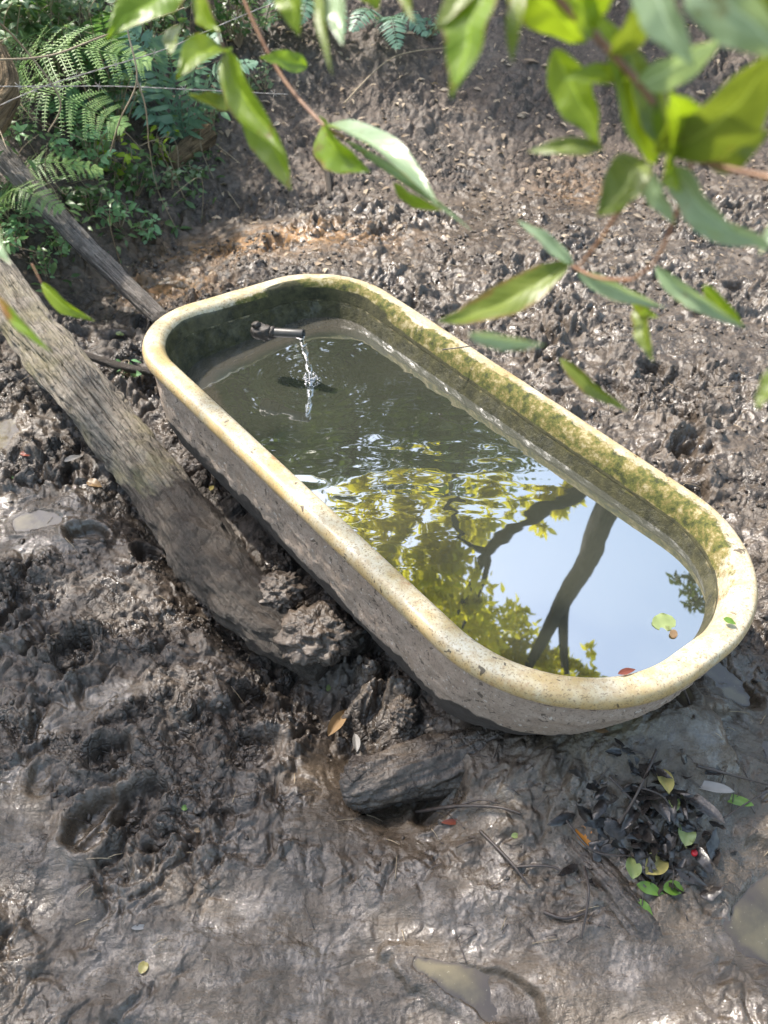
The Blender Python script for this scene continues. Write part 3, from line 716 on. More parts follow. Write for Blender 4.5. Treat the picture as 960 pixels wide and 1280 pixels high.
log('rotten_stump', [pA+np.array([0, 0, .02]), pB+np.array([0, 0, .07])], [.035, .05], M['bark4'], 'small rotten orange brown wood chunk at the foot of the ferns', 'wood chunk',
    n=60, k=48, rough=.3, seed=21)
log('tree_stump', [aty(-25, 165, 3.0), aty(5, 118, 3.1), aty(-8, 60, 3.2)], [.06, .05, .035], M['bark4'], 'brown splintered stump at the left edge above the ferns', 'stump', n=80, k=48, rough=.25, seed=23)
pA = hit(395, 195); pB = hit(412, 250)
log('exposed_root', [pA+np.array([0, 0, .01]), (pA+pB)/2+np.array([.02, 0, .02]), pB], [.018, .014, .010], M['bark3'], 'gnarled root sticking out of the bank behind the tub', 'root', n=80, k=32, rough=.25, seed=26, mud=lambda s, u: .45+0*s)
pA = hit(85, 425); 
log('fallen_stick', [atz(95, 440, .08), atz(150, 458, .05), atz(205, 468, .04)], [.012, .014, .012], M['bark3'], 'dark stick lying between the trunk and the tub corner', 'stick', n=80, k=24, rough=.12, seed=28, mud=lambda s, u: .5+0*s)
# mud clods caked on the end of the trunk and under the shell
def clod(px, py, z, r, name, label, seed):
    c = atz(px, py, z); n = 70
    u, v = np.meshgrid(np.linspace(.01, np.pi-.01, n), np.linspace(0, 2*np.pi, n*2, endpoint=False), indexing='ij')
    D = np.stack([np.sin(u)*np.cos(v), np.sin(u)*np.sin(v), np.cos(u)], -1)
    q = fbm(D[..., 0]*2+seed, D[..., 1]*2+D[..., 2]*1.7, 1.4, 3, seed, .5); f1, _, c1 = worley(D[..., 0]+D[..., 2]*.6, D[..., 1]+D[..., 2]*.8, 3.2, seed)
    R = 1+.30*q+.13*(1-np.minimum(f1, 1)**2)*(.3+c1)+.06*np.abs(fbm(D[..., 0]*9, D[..., 1]*9+D[..., 2]*7, 1, 3, seed))
    V = (D*R[..., None]).reshape(-1, 3)*np.array(r)+c
    z_ = np.zeros(len(V)); o = mk(name, V, gridF(n, n*2, True), M['mud'], attrs=dict(wet=z_, dry=z_+.35, rust=z_, green=z_)); tag(o, label, 'mud clod'); return center(o)
clod(398, 792, .075, (.085, .075, .055), 'mud_clod', 'large crumbly dried clod sitting on the buried end of the thick trunk', 4)
clod(350, 738, .105, (.055, .05, .035), 'mud_clod', 'smaller clod on the trunk just above its buried end', 9)
clod(505, 890, .05, (.03, .035, .03), 'mud_clod', 'clod wedged under the near left of the tub', 14)
#@@PLANTS
# ------------------------------------------------------------------ plants
RG = np.random.default_rng(11)
def unit(v): v = np.asarray(v, float); return v/(np.linalg.norm(v, axis=-1, keepdims=True)+1e-9)
def frond(base, tip, up, width, mat, parent, off, npair=22, droop=.3, bip=False, seed=0):
    rng = np.random.default_rng(seed); base = np.array(base); tip = np.array(tip)
    L = np.linalg.norm(tip-base); mid = (base+tip)/2+np.array(up)*L*droop
    C = spline([base, mid, tip], 40); T = unit(np.gradient(C, axis=0)); Sd = unit(np.cross(T, up)); N = np.cross(Sd, T)
    t = np.linspace(.12, .98, npair); i = (t*39).astype(int)
    wl = width*np.sin(np.pi*(t*.82+.14))**.8*(1-.35*t)*1.1
    parts = [tube_arr([base, mid, tip], [.0035, .002, .0006], 20, 6)]
    for sgn in (-1, 1):
        P = C[i]; D = unit(Sd[i]*sgn+T[i]*.38+.08*rng.standard_normal((npair, 3)))
        if not bip:
            parts.append(leaves(P, D, N[i], wl, L*.9/npair*1.05, 5, 'lance', .15, .25))
        else:
            parts.append(leaves(P, D, N[i], wl, .003, 3, 'lance', 0, .2))
            m = 11; s = np.linspace(.06, .95, m)
            for q in (-1, 1):
                PP = (P[:, None]+D[:, None]*(wl[:, None]*s[None])[..., None]-N[i][:, None]*(wl[:, None]*s[None]**2*.2)[..., None]).reshape(-1, 3)
                Q = unit(np.cross(D, N[i]))*q; DD = np.repeat(unit(Q+D*.5)[:, None], m, 1).reshape(-1, 3)
                ll = np.repeat((L*.55/npair)*np.ones(npair)[:, None], m, 1)*(1-.5*s[None])
                parts.append(leaves(PP, DD, np.repeat(N[i][:, None], m, 1).reshape(-1, 3), ll.ravel(), ll.ravel()*.42, 3, 'x', .1, .1))
    V, F = join(parts); return mk('frond', V-off, F, mat, parent)
def fern(base, fr, label, mat, group='ferns on the left bank', bip=False, seed=0, droop=.25, width=.07):
    base = np.array(base); r = empty('fern', Vector(base)); tag(r, label, 'fern', group)
    for k, (tip, wd) in enumerate(fr):
        tip = base+(tip-base)*1.25; wd = wd*1.3
        frond(base, tip, (0, -.25, 1), wd, mat, r, base, bip=bip, seed=seed+k, droop=droop)
def shrub(base, r, h, n, lsz, mat, label, group, seed, stems=9, cat='shrub', asp=.42, lean=(0, 0, 0)):
    rng = np.random.default_rng(seed); base = np.array(base, float); root = empty('shrub' if cat == 'shrub' else 'seedling', Vector(base))
    tag(root, label, cat, group); st = []; P = []; D = []
    for k in range(stems):
        a = rng.uniform(0, 6.28); q = r*rng.uniform(.3, 1); tip = np.array([q*math.cos(a), q*math.sin(a), h*rng.uniform(.55, 1.1)])+np.array(lean)*rng.uniform(.5, 1)
        mid = tip*.5+np.array([0, 0, h*.18])+.02*rng.standard_normal(3)
        C = spline([[0, 0, -.02], mid, tip], 24); st.append(tube_arr(C[::4], [.0028, .0012], 10, 5))
        m = max(2, n//stems); i = rng.integers(5, 24, m)
        P.append(C[i]); D.append(unit(rng.standard_normal((m, 3))*[1, 1, .45]+np.gradient(C, axis=0)[i]*8))
    P = np.vstack(P); D = np.vstack(D); m = len(P); P = P+D*.006
    N = unit(rng.standard_normal((m, 3))*.45+[0, -.35, 1]); ll = lsz*rng.uniform(.6, 1.25, m)
    V, F = leaves(P, D, N, ll, ll*asp*rng.uniform(.8, 1.15, m), 5, 'lance', .2, .3)
    mk('foliage', V, F, mat, root); V, F = join(st); mk('stem', V, F, M['paletwig'], root)
def bank(px, py): return hit(px, py)
# ferns
b = bank(-20, 215)+np.array([0, 0, .14]); fern(b, [(b+np.array([.56, -.02, .20]), .19), (b+np.array([.50, -.18, .08]), .17), (b+np.array([.3, .3, .2]), .13)],
     'largest feathery sunlit fern at the left edge above the bare branch', M['fernlt'], bip=True, seed=1, droop=.22)
b = bank(-5, 285)+np.array([0, 0, .06]); fern(b, [(b+np.array([.33, .05, .10]), .09), (b+np.array([.25, -.12, .06]), .08)], 'low yellow green fern directly behind the bare branch', M['fernlt'], bip=True, seed=5)
b = bank(130, 195); fern(b, [(b+np.array([-.16, .0, .17]), .06), (b+np.array([-.05, -.05, .22]), .055)], 'small dark fern between the stump and the large sunlit fern', M['fern'], seed=9)
b = bank(235, 185)+np.array([0, -.03, .04]); fern(b, [(b+np.array([-.28, .06, .30]), .10), (b+np.array([-.14, .0, .36]), .10), (b+np.array([.0, -.05, .34]), .10), (b+np.array([.16, -.02, .34]), .10), (b+np.array([-.3, -.1, .16]), .09), (b+np.array([.26, .05, .24]), .09)],
     'broad dark fern with several fronds above the rotten wood chunk', M['fernbl'], seed=14)
b = bank(480, 30); fern(b, [(b+np.array([.05, -.25, -.02]), .075), (b+np.array([-.12, -.22, .03]), .07), (b+np.array([.16, -.16, .0]), .07)], 'pale bluish fern hanging over the top of the bank', M['fernbl'], seed=22)
b = bank(400, 20); fern(b, [(b+np.array([-.06, -.26, .04]), .07), (b+np.array([.10, -.22, .0]), .07)], 'small fern at the top edge left of the pale bluish fern', M['fernbl'], seed=27)
b = bank(275, 60); fern(b, [(b+np.array([.04, -.05, .3]), .05), (b+np.array([-.12, -.05, .26]), .05)], 'upright narrow fern at the back of the thicket', M['fern'], seed=31)
b = bank(150, 120); fern(b, [(b+np.array([-.30, -.05, .25]), .09), (b+np.array([.05, -.2, .30]), .09), (b+np.array([-.12, -.25, .2]), .09)], 'arching fern beneath the barbed wire crossing', M['fern'], seed=41)
b = bank(330, 40); fern(b, [(b+np.array([-.10, -.22, .20]), .08), (b+np.array([.12, -.22, .14]), .08), (b+np.array([.22, -.1, .1]), .07)], 'bluish fern at the top where the thicket ends', M['fernbl'], seed=45)
b = bank(40, 60); fern(b, [(b+np.array([.25, -.2, .3]), .10), (b+np.array([-.1, -.25, .35]), .10), (b+np.array([.1, -.3, .2]), .10)], 'tall green fern in the upper left corner', M['fern'], seed=49)
# shrubs of the thicket
SH = [(-10, 235, .2, .3, 260, .04, 'shrub2', 'bush at the left edge just above the bare branch'),
      (150, 175, .18, .26, 240, .04, 'shrub', 'bush between the two large ferns'),
      (120, 225, .15, .2, 200, .038, 'shrub2', 'mint bush below the large sunlit fern'),
      (5, 330, .14, .16, 160, .035, 'shrub2', 'mint bush at the left edge above the thick trunk'),
      (20, 150, .30, .50, 420, .042, 'shrub3', 'dusty green bush at the far left behind the stump'),
      (70, 120, .28, .48, 420, .045, 'shrub', 'dense mid green bush left of the wire crossing'),
      (110, 90, .28, .42, 360, .045, 'shrub3', 'dusty bush in the upper left with narrow leaves'),
      (170, 110, .22, .36, 300, .050, 'shrub', 'bush with bluish leaves under the barbed wire'),
      (215, 80, .25, .35, 300, .042, 'shrub', 'dark leafy bush behind the broad fern'),
      (15, 60, .3, .5, 420, .05, 'shrub2', 'paler bush in the top left corner'),
      (300, 60, .22, .3, 260, .04, 'shrub', 'dark bush where the thicket meets the bare bank'),
      (350, 25, .25, .3, 260, .045, 'shrub3', 'dusty bush at the top edge beside the small fern'),
      (90, 20, .35, .5, 420, .05, 'shrub3', 'tall dusty bush at the top edge of the thicket'),
      (200, 15, .35, .5, 420, .05, 'shrub', 'tall dark bush at the top edge above the wire')]
for i, (px, py, r, h, n, l, m, lb) in enumerate(SH):
    shrub(bank(px, py), r, h, n, l, M[m], lb, 'bushes of the thicket', 100+i, stems=16)
SD = [(35, 300, .12, .12, 90, .035, 'shrub2', 'pale mint seedlings in the corner between branch and trunk'),
      (75, 320, .11, .10, 90, .03, 'shrub2', 'low mint plant just left of the bare branch'),
      (60, 350, .08, .07, 50, .026, 'shrub2', 'smallest mint plant close above the thick trunk'),
      (115, 270, .12, .13, 90, .038, 'shrub', 'green leafy plant right behind the bare branch'),
      (150, 285, .10, .10, 70, .038, 'shrub2', 'bright plant to the right of the bare branch'),
      (170, 245, .12, .14, 90, .04, 'shrub', 'green plant below the broad fern'),
      (185, 300, .08, .07, 40, .035, 'shrub2', 'pale young plant at the edge of the black mud'),
      (215, 235, .10, .08, 60, .032, 'shrub3', 'spreading dusty plant in front of the rotten wood chunk'),
      (245, 225, .09, .06, 50, .03, 'shrub3', 'low dusty plant right of the rotten wood chunk'),
      (265, 165, .06, .14, 18, .05, 'shrub2', 'slim plant with large pale leaves beside the broad fern'),
      (205, 205, .07, .16, 26, .045, 'fg', 'bright yellow green sapling in front of the broad fern'),
      (150, 225, .1, .16, 60, .042, 'fg', 'fresh green plant between the two large ferns'),
      (130, 335, .05, .04, 18, .03, 'shrub2', 'tiny plant between the bare branch and the black mud'),
      (165, 470, .05, .04, 9, .03, 'shrub2', 'tiny sprout on the mud by the dark stick'),
      (10, 262, .12, .12, 80, .04, 'shrub', 'green plant at the left edge above the mint seedlings'),
      (330, 110, .09, .08, 40, .035, 'shrub3', 'dusty plant creeping onto the bare bank'),
      (535, 45, .12, .08, 60, .035, 'fernbl', 'bluish low plant at the top of the bank')]
for i, (px, py, r, h, n, l, m, lb) in enumerate(SD):
    shrub(bank(px, py), r, h, n, l, M[m], lb, 'small plants at the edge of the mud', 200+i, stems=8, cat='plant', asp=.45)
# tangle of undergrowth filling the thicket
def undergrowth():
    rng = np.random.default_rng(50); n = 15000
    px = rng.uniform(-260, 420, n); py = rng.uniform(-160, 250, n)
    x = rng.uniform(-4.2, -.35, n); y = rng.uniform(2.75, 6.5, n)
    toe = 3.70+.12*x-1.05*sstep(-.55, -1.5, x)
    keep = (y > toe+.10) & ((x < -.72+.0*(y-3.5)) | (y > 4.9)); x = x[keep]; y = y[keep]; n = len(x)
    z = terrain(x, y, False)+rng.uniform(0, 1, n)**1.6*(.12+.5*sstep(-.7, -1.5, x))
    P = np.stack([x, y, z], 1); D = unit(rng.standard_normal((n, 3))*[1, 1, .5]); N = unit(rng.standard_normal((n, 3))*.5+[0, -.4, 1]); l = rng.uniform(.025, .06, n)
    V, F = leaves(P, D, N, l, l*.4, 4, 'lance', .2, .3)
    o = mk('undergrowth', V, F, M['shrub']); tag(o, 'dark tangled undergrowth covering the left bank', 'undergrowth', kind='stuff')
    st = []
    for k in range(1100):
        i = rng.integers(0, n); p = np.array([x[i], y[i], z[i]-.03]); q = p+np.array([rng.normal(0, .12), rng.normal(0, .12)-.05, rng.uniform(.1, .5)]); m = (p+q)/2+rng.normal(0, .05, 3)
        st.append(tube_arr([p, m, q+[0, -.05, -.08]], [.0022, .0010], 9, 4))
    V, F = join(st); o = mk('dry_stems', V, F, M['paletwig']); tag(o, 'pale dry stems tangled through the undergrowth', 'dry stems', kind='stuff')
undergrowth()
# barbed wire and hanging vines
def strand(pts, label, barbs=8, r=.0011):
    C = spline(pts, 200); parts = []
    a = np.linspace(0, 90, 200)
    for ph in (0, math.pi):
        Q = C+np.stack([0*a, np.cos(a+ph)*r, np.sin(a+ph)*r], 1); parts.append(tube_arr(Q, [r], 200, 5))
    root = empty('barbed_wire', Vector(C[0])); tag(root, label, 'wire', 'barbed wire on the left bank'); V, F = join(parts); mk('wire', V-C[0], F, M['wire'], root)
    for k in range(barbs):
        c = C[int((k+.5)/barbs*199)]; ps = []
        for d in ((.3, .2, 1), (-.3, -.2, -1), (.8, 0, -.8), (-.8, 0, .8)): ps.append(tube_arr([c, c+np.array(d)*.014], [.0013, .0005], 2, 5))
        V, F = join(ps); mk('barb', V-C[0], F, M['wire'], root)
strand([aty(-40, 150, 2.75), aty(50, 110, 2.85), aty(130, 85, 3.0), aty(210, 60, 3.15), aty(290, 25, 3.3), aty(400, -20, 3.6)], 'barbed wire strand rising from left to upper right')
strand([aty(-40, 108, 2.75), aty(50, 108, 2.85), aty(150, 108, 3.0), aty(260, 113, 3.15), aty(360, 118, 3.5)], 'level barbed wire strand across the broad fern')
def vine(pts, label, mat='paletwig', r=.003):
    V, F = tube_arr(pts, [r, r*.7], 80, 7, .2, 3, 30); o = mk('vine', V, F, M[mat]); tag(o, label, 'vine', 'bare vines in the thicket'); center(o)
vine([aty(150, -20, 2.9), aty(160, 40, 2.85), aty(171, 100, 2.8), aty(150, 150, 2.8), aty(138, 190, 2.85)], 'thin pale vine hanging straight down over the wire')
vine([aty(171, 100, 2.8), aty(182, 135, 2.8), aty(186, 185, 2.85)], 'short fork of the hanging vine over the broad fern')
vine([aty(-20, 75, 2.6), aty(60, 70, 2.7), aty(130, 45, 2.8), aty(230, 10, 3.0)], 'pale arching vine through the upper left bushes')
vine([aty(-10, 20, 2.6), aty(30, 60, 2.7), aty(75, 125, 2.7), aty(60, 165, 2.7)], 'drooping vine at the left edge')
#@@DEBRIS
# ------------------------------------------------------------------ leaves and twigs lying on the mud
def litter():
    rng = np.random.default_rng(70); n = 5200
    x = rng.uniform(-1.2, 3.2, n); y = rng.uniform(3.0, 6.2, n)
    keep = (rng.uniform(0, 1, n) < .25+.75*sstep(3.6, 4.3, y)); x = x[keep]; y = y[keep]; n = len(x)
    z = terrain(x, y, False)+.004; P = np.stack([x, y, z], 1); a = rng.uniform(0, 6.28, n)
    D = np.stack([np.cos(a), np.sin(a), rng.normal(.25, .25, n)], 1); N = unit(np.stack([rng.normal(0, .35, n), rng.normal(-.4, .35, n), np.ones(n)], 1)); l = rng.uniform(.012, .06, n)*rng.uniform(.5, 1, n)
    V, F = leaves(P, D, N, l, l*rng.uniform(.2, .55, n), 4, 'lance', .3, .4)
    o = mk('leaf_litter', V, F, M['litter']); tag(o, 'scattered small dry leaves and chips on the bank', 'leaf litter', kind='stuff')
    # rotted black leaves in the wet pile
    parts = []
    for k in range(170):
        px, py = rng.normal(812, 38), rng.normal(1030, 52)
        if py > 1125 or py < 940: continue
        p = hit(px, py, .004); a = rng.uniform(0, 6.28)
        l = rng.uniform(.02, .065)
        parts.append(leaves(p, (math.cos(a), math.sin(a), rng.uniform(0, .5)), unit([rng.normal(0, .5), rng.normal(-.2, .5), 1]), l, l*rng.uniform(.25, .5), 6, 'lance', rng.uniform(-.9, .9), rng.uniform(-.7, .9), .2))
    V, F = join(parts); o = mk('rotted_leaves', V, F, M['black']); tag(o, 'soggy black mat of rotted leaves and stalks right of the sunken log', 'rotted leaves', kind='stuff')
    parts = []
    for k in range(110):
        px, py = rng.uniform(520, 960), rng.uniform(930, 1180)
        if rng.uniform() < .3: px, py = rng.uniform(0, 480), rng.uniform(450, 1200)
        p = hit(px, py, .003); a = rng.uniform(0, 6.28); l = rng.uniform(.01, .05)
        q = p+np.array([math.cos(a)*l, math.sin(a)*l, 0]); q[2] = gz(q[0], q[1])+.004; m = (p+q)/2+[0, 0, .004]
        parts.append(tube_arr([p, m, q], [.0012, .0008], 6, 5))
    V, F = join(parts); o = mk('twig_litter', V, F, M['twig']); tag(o, 'tiny dark twig bits scattered over the wet mud', 'twig litter', kind='stuff')
litter()
def crumbs():
    import bmesh
    bm = bmesh.new(); bmesh.ops.create_icosphere(bm, subdivisions=2, radius=1); B = np.array([v.co[:] for v in bm.verts]); T = np.array([[v.index for v in f.verts] for f in bm.faces]); bm.free()
    rng = np.random.default_rng(90); n = 15000; y = .55+3.6*rng.uniform(0, 1, n)**1.1; x = rng.uniform(-1, 1, n)*(.55+.42*y)
    slk = 0*x
    for p in SLICK+[q for q in PUD]: slk = np.maximum(slk, sstep(1.5, 1.0, pud_e(x, y, p)))
    cl = fbm(x, y, 5, 3, 230)
    keep = (rng.uniform(0, 1, n) < (1-.9*slk)*sstep(.75, 1.2, y+.1*rng.standard_normal(n))*sstep(-.35, .25, cl)) & (tub_inset(x, y) < -.01); x = x[keep]; y = y[keep]; n = len(x)
    z = terrain(x, y, False); r = .0022+.008*rng.uniform(0, 1, n)**2.5
    vs = []
    for k in range(10):
        q = fbm(B[:, 0]*1.5+k*5, B[:, 1]*1.5+B[:, 2]*1.3, 1.3, 3, 200+k); vs.append(B*(1+.75*q)[:, None]*rng.uniform(.6, 1.2, 3))
    vs = np.array(vs)[rng.integers(0, 10, n)]; a = rng.uniform(0, 6.28, n); ca, sa = np.cos(a)[:, None], np.sin(a)[:, None]
    V = np.stack([vs[..., 0]*ca-vs[..., 1]*sa, vs[..., 0]*sa+vs[..., 1]*ca, vs[..., 2]*.8], -1)*r[:, None, None]+np.stack([x, y, z+r*.25], 1)[:, None]
    F = (T[None]+(np.arange(n)*len(B))[:, None, None]).reshape(-1, 3); V = V.reshape(-1, 3); z_ = np.zeros(len(V))
    o = mk('mud_crumbs', V, F, M['mud'], attrs=dict(wet=z_+.2, dry=np.repeat(sstep(3.4, 4., y), len(B)), rust=z_, green=z_)); tag(o, 'small crumbs of churned mud lying on the ground', 'mud crumbs', kind='stuff')
    # straw and bark bits
    parts = []
    for k in range(260):
        y0 = rng.uniform(.6, 4.3); x0 = rng.uniform(-1, 1)*(.5+.42*y0)
        if tub_inset(np.array([x0]), np.array([y0]))[0] > -.02: continue
        a = rng.uniform(0, 6.28); l = rng.uniform(.012, .05); P = np.array([x0, y0, gz(x0, y0)+.003]); Q = P+[math.cos(a)*l, math.sin(a)*l, 0]; Q[2] = gz(Q[0], Q[1])+.004
        parts.append(tube_arr([P, (P+Q)/2+[0, 0, .003], Q], [.0011, .0006], 6, 4))
    V, F = join(parts); o = mk('straw_bits', V, F, M['paletwig']); tag(o, 'pale bits of straw trodden into the mud', 'straw', kind='stuff')
crumbs()
def cmat(name, c, rough=.35, spots=None): return leaf_mat(name, tuple(v*.8 for v in c), c, .2, rough, spots=spots, sc=30)
M['orange'] = cmat('orange_leaf', (.60, .25, .05)); M['yellow'] = cmat('yellow_leaf', (.42, .36, .13), spots=(.25, .14, .05)); M['lime'] = cmat('lime_leaf', (.27, .33, .13), .25, spots=(.12, .13, .04))
M['green'] = cmat('bright_green_leaf', (.12, .22, .035), .3); M['tan'] = cmat('tan_leaf', (.26, .17, .09), spots=(.16, .08, .03)); M['red'] = cmat('dark_red_leaf', (.22, .06, .035)); M['grey'] = cmat('grey_leaf', (.26, .25, .24), .4)
def dropped(px, py, ang, l, wd, mat, label, name='fallen_leaf', z=None, kind='lance', fold=.25, bend=.25, up=.004, cat='leaf'):
    p = hit(px, py, up) if z is None else atz(px, py, z); a = math.radians(ang)
    D = np.array([math.cos(a), math.sin(a), .06]); p = p-D*l/2
    V, F = leaves(p, D, unit([.12, -.2, 1]), l, wd, 12, kind, fold, bend, .05, cols=7)
    o = mk(name, V, F, M[mat]); tag(o, label, cat); return center(o)
dropped(731, 1046, -55, .045, .030, 'orange', 'orange leaf on wet mud left of the black leaf pile', kind='round', fold=.4)
dropped(752, 911, 10, .042, .028, 'tan', 'oval tan leaf on the mud just below the near end of the tub', kind='round', fold=.5)
dropped(858, 1042, 70, .055, .034, 'lime', 'spotted lime yellow leaf on top of the black leaf pile', kind='round', up=.012)
dropped(845, 1110, 5, .050, .026, 'green', 'bright green leaf at the lower right of the leaf pile', up=.01)
dropped(815, 1112, -20, .055, .022, 'green', 'darker green leaf tucked under the bright green one', up=.008)
dropped(806, 1137, -50, .040, .018, 'green', 'small green leaf lying lowest in the leaf pile', up=.008)
dropped(790, 1083, 80, .05, .03, 'lime', 'crumpled lime leaf at the left of the leaf pile', up=.01, fold=.7)
dropped(822, 1078, 40, .07, .04, 'yellow', 'large pale curled leaf in the middle of the leaf pile', up=.012, fold=.8)
dropped(828, 972, 95, .07, .03, 'yellow', 'red edged yellow leaf standing above the leaf pile', up=.015, fold=.7)
dropped(840, 1000, 85, .06, .022, 'lime', 'narrow yellow leaf between the dark blades', up=.012)
dropped(812, 990, 110, .13, .03, 'black', 'long black blade of a leaf pointing up from the pile', up=.012)
dropped(868, 1000, 130, .13, .028, 'black', 'long black blade leaning right in the pile', up=.014)
dropped(882, 985, 165, .10, .02, 'grey', 'grey wet blade pointing right out of the pile', up=.014)
dropped(915, 998, 160, .08, .02, 'green', 'thin green leaf right of the black blades', up=.008)
dropped(645, 1045, 10, .02, .011, 'lime', 'tiny pale green leaf on the mud between log and orange leaf')
dropped(570, 1027, 3, .06, .012, 'red', 'dark red strip of leaf below the sunken log')
dropped(180, 1210, 80, .025, .018, 'yellow', 'small yellow leaf in the slurry at bottom left', kind='round')
dropped(248, 1038, 10, .018, .010, 'tan', 'tiny tan leaf on the mud at lower left', kind='round')
dropped(231, 1011, 0, .013, .012, 'green', 'tiny round dark green leaf above the tiny tan leaf', kind='round')
dropped(93, 575, 40, .06, .02, 'grey', 'grey curled dead leaf on mud left of the trunk', up=.012)
dropped(118, 605, -20, .05, .03, 'tan', 'brown wet leaf pressed in mud left of the trunk')
dropped(32, 568, 0, .03, .02, 'red', 'reddish leaf on mud near the left edge', kind='round')
dropped(15, 597, 0, .02, .012, 'green', 'small green leaf near the left edge below the reddish leaf')
dropped(98, 462, 20, .045, .03, 'yellow', 'mossy yellow flake behind the thick trunk', kind='round', up=.01)
dropped(150, 418, 0, .03, .022, 'lime', 'pale round leaf beside the bare branch end', kind='round', up=.02)
dropped(265, 611, 80, .03, .014, 'yellow', 'yellow leaf caught between the trunk and the tub wall', up=.01)
dropped(412, 860, 70, .03, .012, 'lime', 'small lime leaf in the mud below the trunk end')
dropped(425, 905, 60, .10, .03, 'tan', 'long curled brown leaf standing in mud under the tub', up=.02, fold=.9)
dropped(445, 925, 95, .06, .018, 'grey', 'grey curled leaf beside the long brown one', up=.02, fold=.9)
dropped(470, 155, 10, .05, .02, 'litter', 'pale dry leaf on the bank above the tub', up=.01)
dropped(665, 78, 5, .09, .022, 'litter', 'long pale dry leaf high on the bank', up=.012)
dropped(178, 1160, 5, .04, .010, 'grey', 'grey chip of wood in the slurry at bottom left', 'wood_chip', up=.004, cat='wood chip')
# on the tub and its water
rimz = lambda px, py: TO[2]+.01
for px, py, a, l, wd, mt, lb, z in ((785, 838, 20, .04, .012, 'red', 'small red brown leaf curled on the near rim of the tub', TO[2]+.004),
                              (913, 776, -25, .026, .014, 'green', 'green leaf bit stuck on the right end of the rim', TO[2]-.005),
                              (683, 854, 20, .010, .006, 'tan', 'brown crumb on the near rim', TO[2]+.008)):
    dropped(px, py, a, l, wd, mt, lb, z=z+.006)
dropped(830, 778, 10, .05, .04, 'lime', 'pale leaf floating on the tub water near the right end', 'floating_leaf', z=WZ+.003, kind='round', fold=.05, bend=.02)
dropped(842, 792, 60, .022, .016, 'tan', 'brown leaf bit floating beside the pale leaf', 'floating_leaf', z=WZ+.003, kind='round', fold=.05, bend=.02)
0 and dropped(812, 765, 0, .018, .012, 'green', 'dark green leaf bit floating left of the pale leaf', 'floating_leaf', z=WZ+.003, kind='round', fold=.05, bend=.02)
def stick(pts, r, label, mat='twig', forks=()):
    parts = [tube_arr(pts, [r, r*.6], 30, 8, .2, 4, 50)]
    for f in forks: parts.append(tube_arr(f, [r*.7, r*.35], 14, 6))
    V, F = join(parts); o = mk('twig', V, F, M[mat]); tag(o, label, 'twig'); center(o)
H = lambda px, py, u=.006: hit(px, py, u)
zr = TO[2]+.012
stick([atz(553, 437, zr-.01), atz(578, 434, zr+.004), atz(598, 431, zr+.006)], .0018, 'thin black twig lying across the mossy long rim')
stick([atz(855, 862, .30), atz(862, 880, .26), H(868, 900)], .0028, 'short black root hanging below the right end of the rim')
stick([H(520, 1015, .01), H(570, 1010, .02), H(620, 1012, .02), H(650, 1020)], .004, 'curved dark twig along the sunken log', forks=[[H(575, 1010, .02), H(600, 1000, .02), H(625, 1005, .01)]])
stick([H(600, 1040), H(640, 1080, .015), H(660, 1110)], .0035, 'dark twig lying diagonally on mud left of the orange leaf')
stick([H(640, 1085), H(690, 1085, .02), H(725, 1105, .01)], .003, 'thin twig leading to the small black puddle')
stick([H(730, 1085, .02), H(735, 1120, .035), H(726, 1175)], .003, 'thin upright twig standing in mud beside the buried log')
stick([H(680, 1140, .01), H(705, 1150, .01), H(735, 1140, .01)], .004, 'short thick twig below the leaf pile')
stick([H(760, 975, .01), H(790, 1000, .03), H(815, 1030, .02)], .003, 'straight twig sloping into the leaf pile')
stick([H(870, 960, .01), H(920, 972, .02), H(965, 985)], .003, 'pale twig beside the right hand puddle')
stick([H(895, 1030, .01), H(940, 1000, .02), H(965, 990)], .002, 'fine dark stalk right of the leaf pile')
stick([H(820, 940, .01), H(800, 985, .05), H(775, 1030, .02)], .003, 'dark stalk crossing the top of the leaf pile', forks=[[H(800, 985, .05), H(830, 1000, .04), H(850, 1040, .02)]])
stick([H(700, 1020, .01), H(740, 1065, .02), H(790, 1070, .01)], .0025, 'twig under the orange leaf')
stick([H(260, 175, .02), H(300, 205, .02)], .003, 'pale dry twig at the edge of the bank', 'paletwig')
stick([H(430, 130, .03), H(490, 75, .05), H(560, 60, .02)], .004, 'long dry twig near the top of the bank', 'paletwig')
stick([H(470, 465, .0)+[0, 0, 0], H(475, 300, .02), H(480, 290, .02)] if False else [H(285, 240, .01), H(300, 262, .02)], .003, 'thin pale root tip in the wet bank', 'paletwig')
# dark red berry
c = hit(867, 1068, .018); u, v = np.meshgrid(np.linspace(.01, np.pi-.01, 14), np.linspace(0, 2*np.pi, 20, endpoint=False), indexing='ij')
V = np.stack([np.sin(u)*np.cos(v), np.sin(u)*np.sin(v), np.cos(u)*(1.05-.1*np.cos(u))], -1).reshape(-1, 3)*.0062+c
o = mk('berry', V, gridF(14, 20, True), simple('red_berry', (.45, .01, .02), (.6, .03, .03), .2)); tag(o, 'red berry on the black leaf pile', 'berry'); center(o)

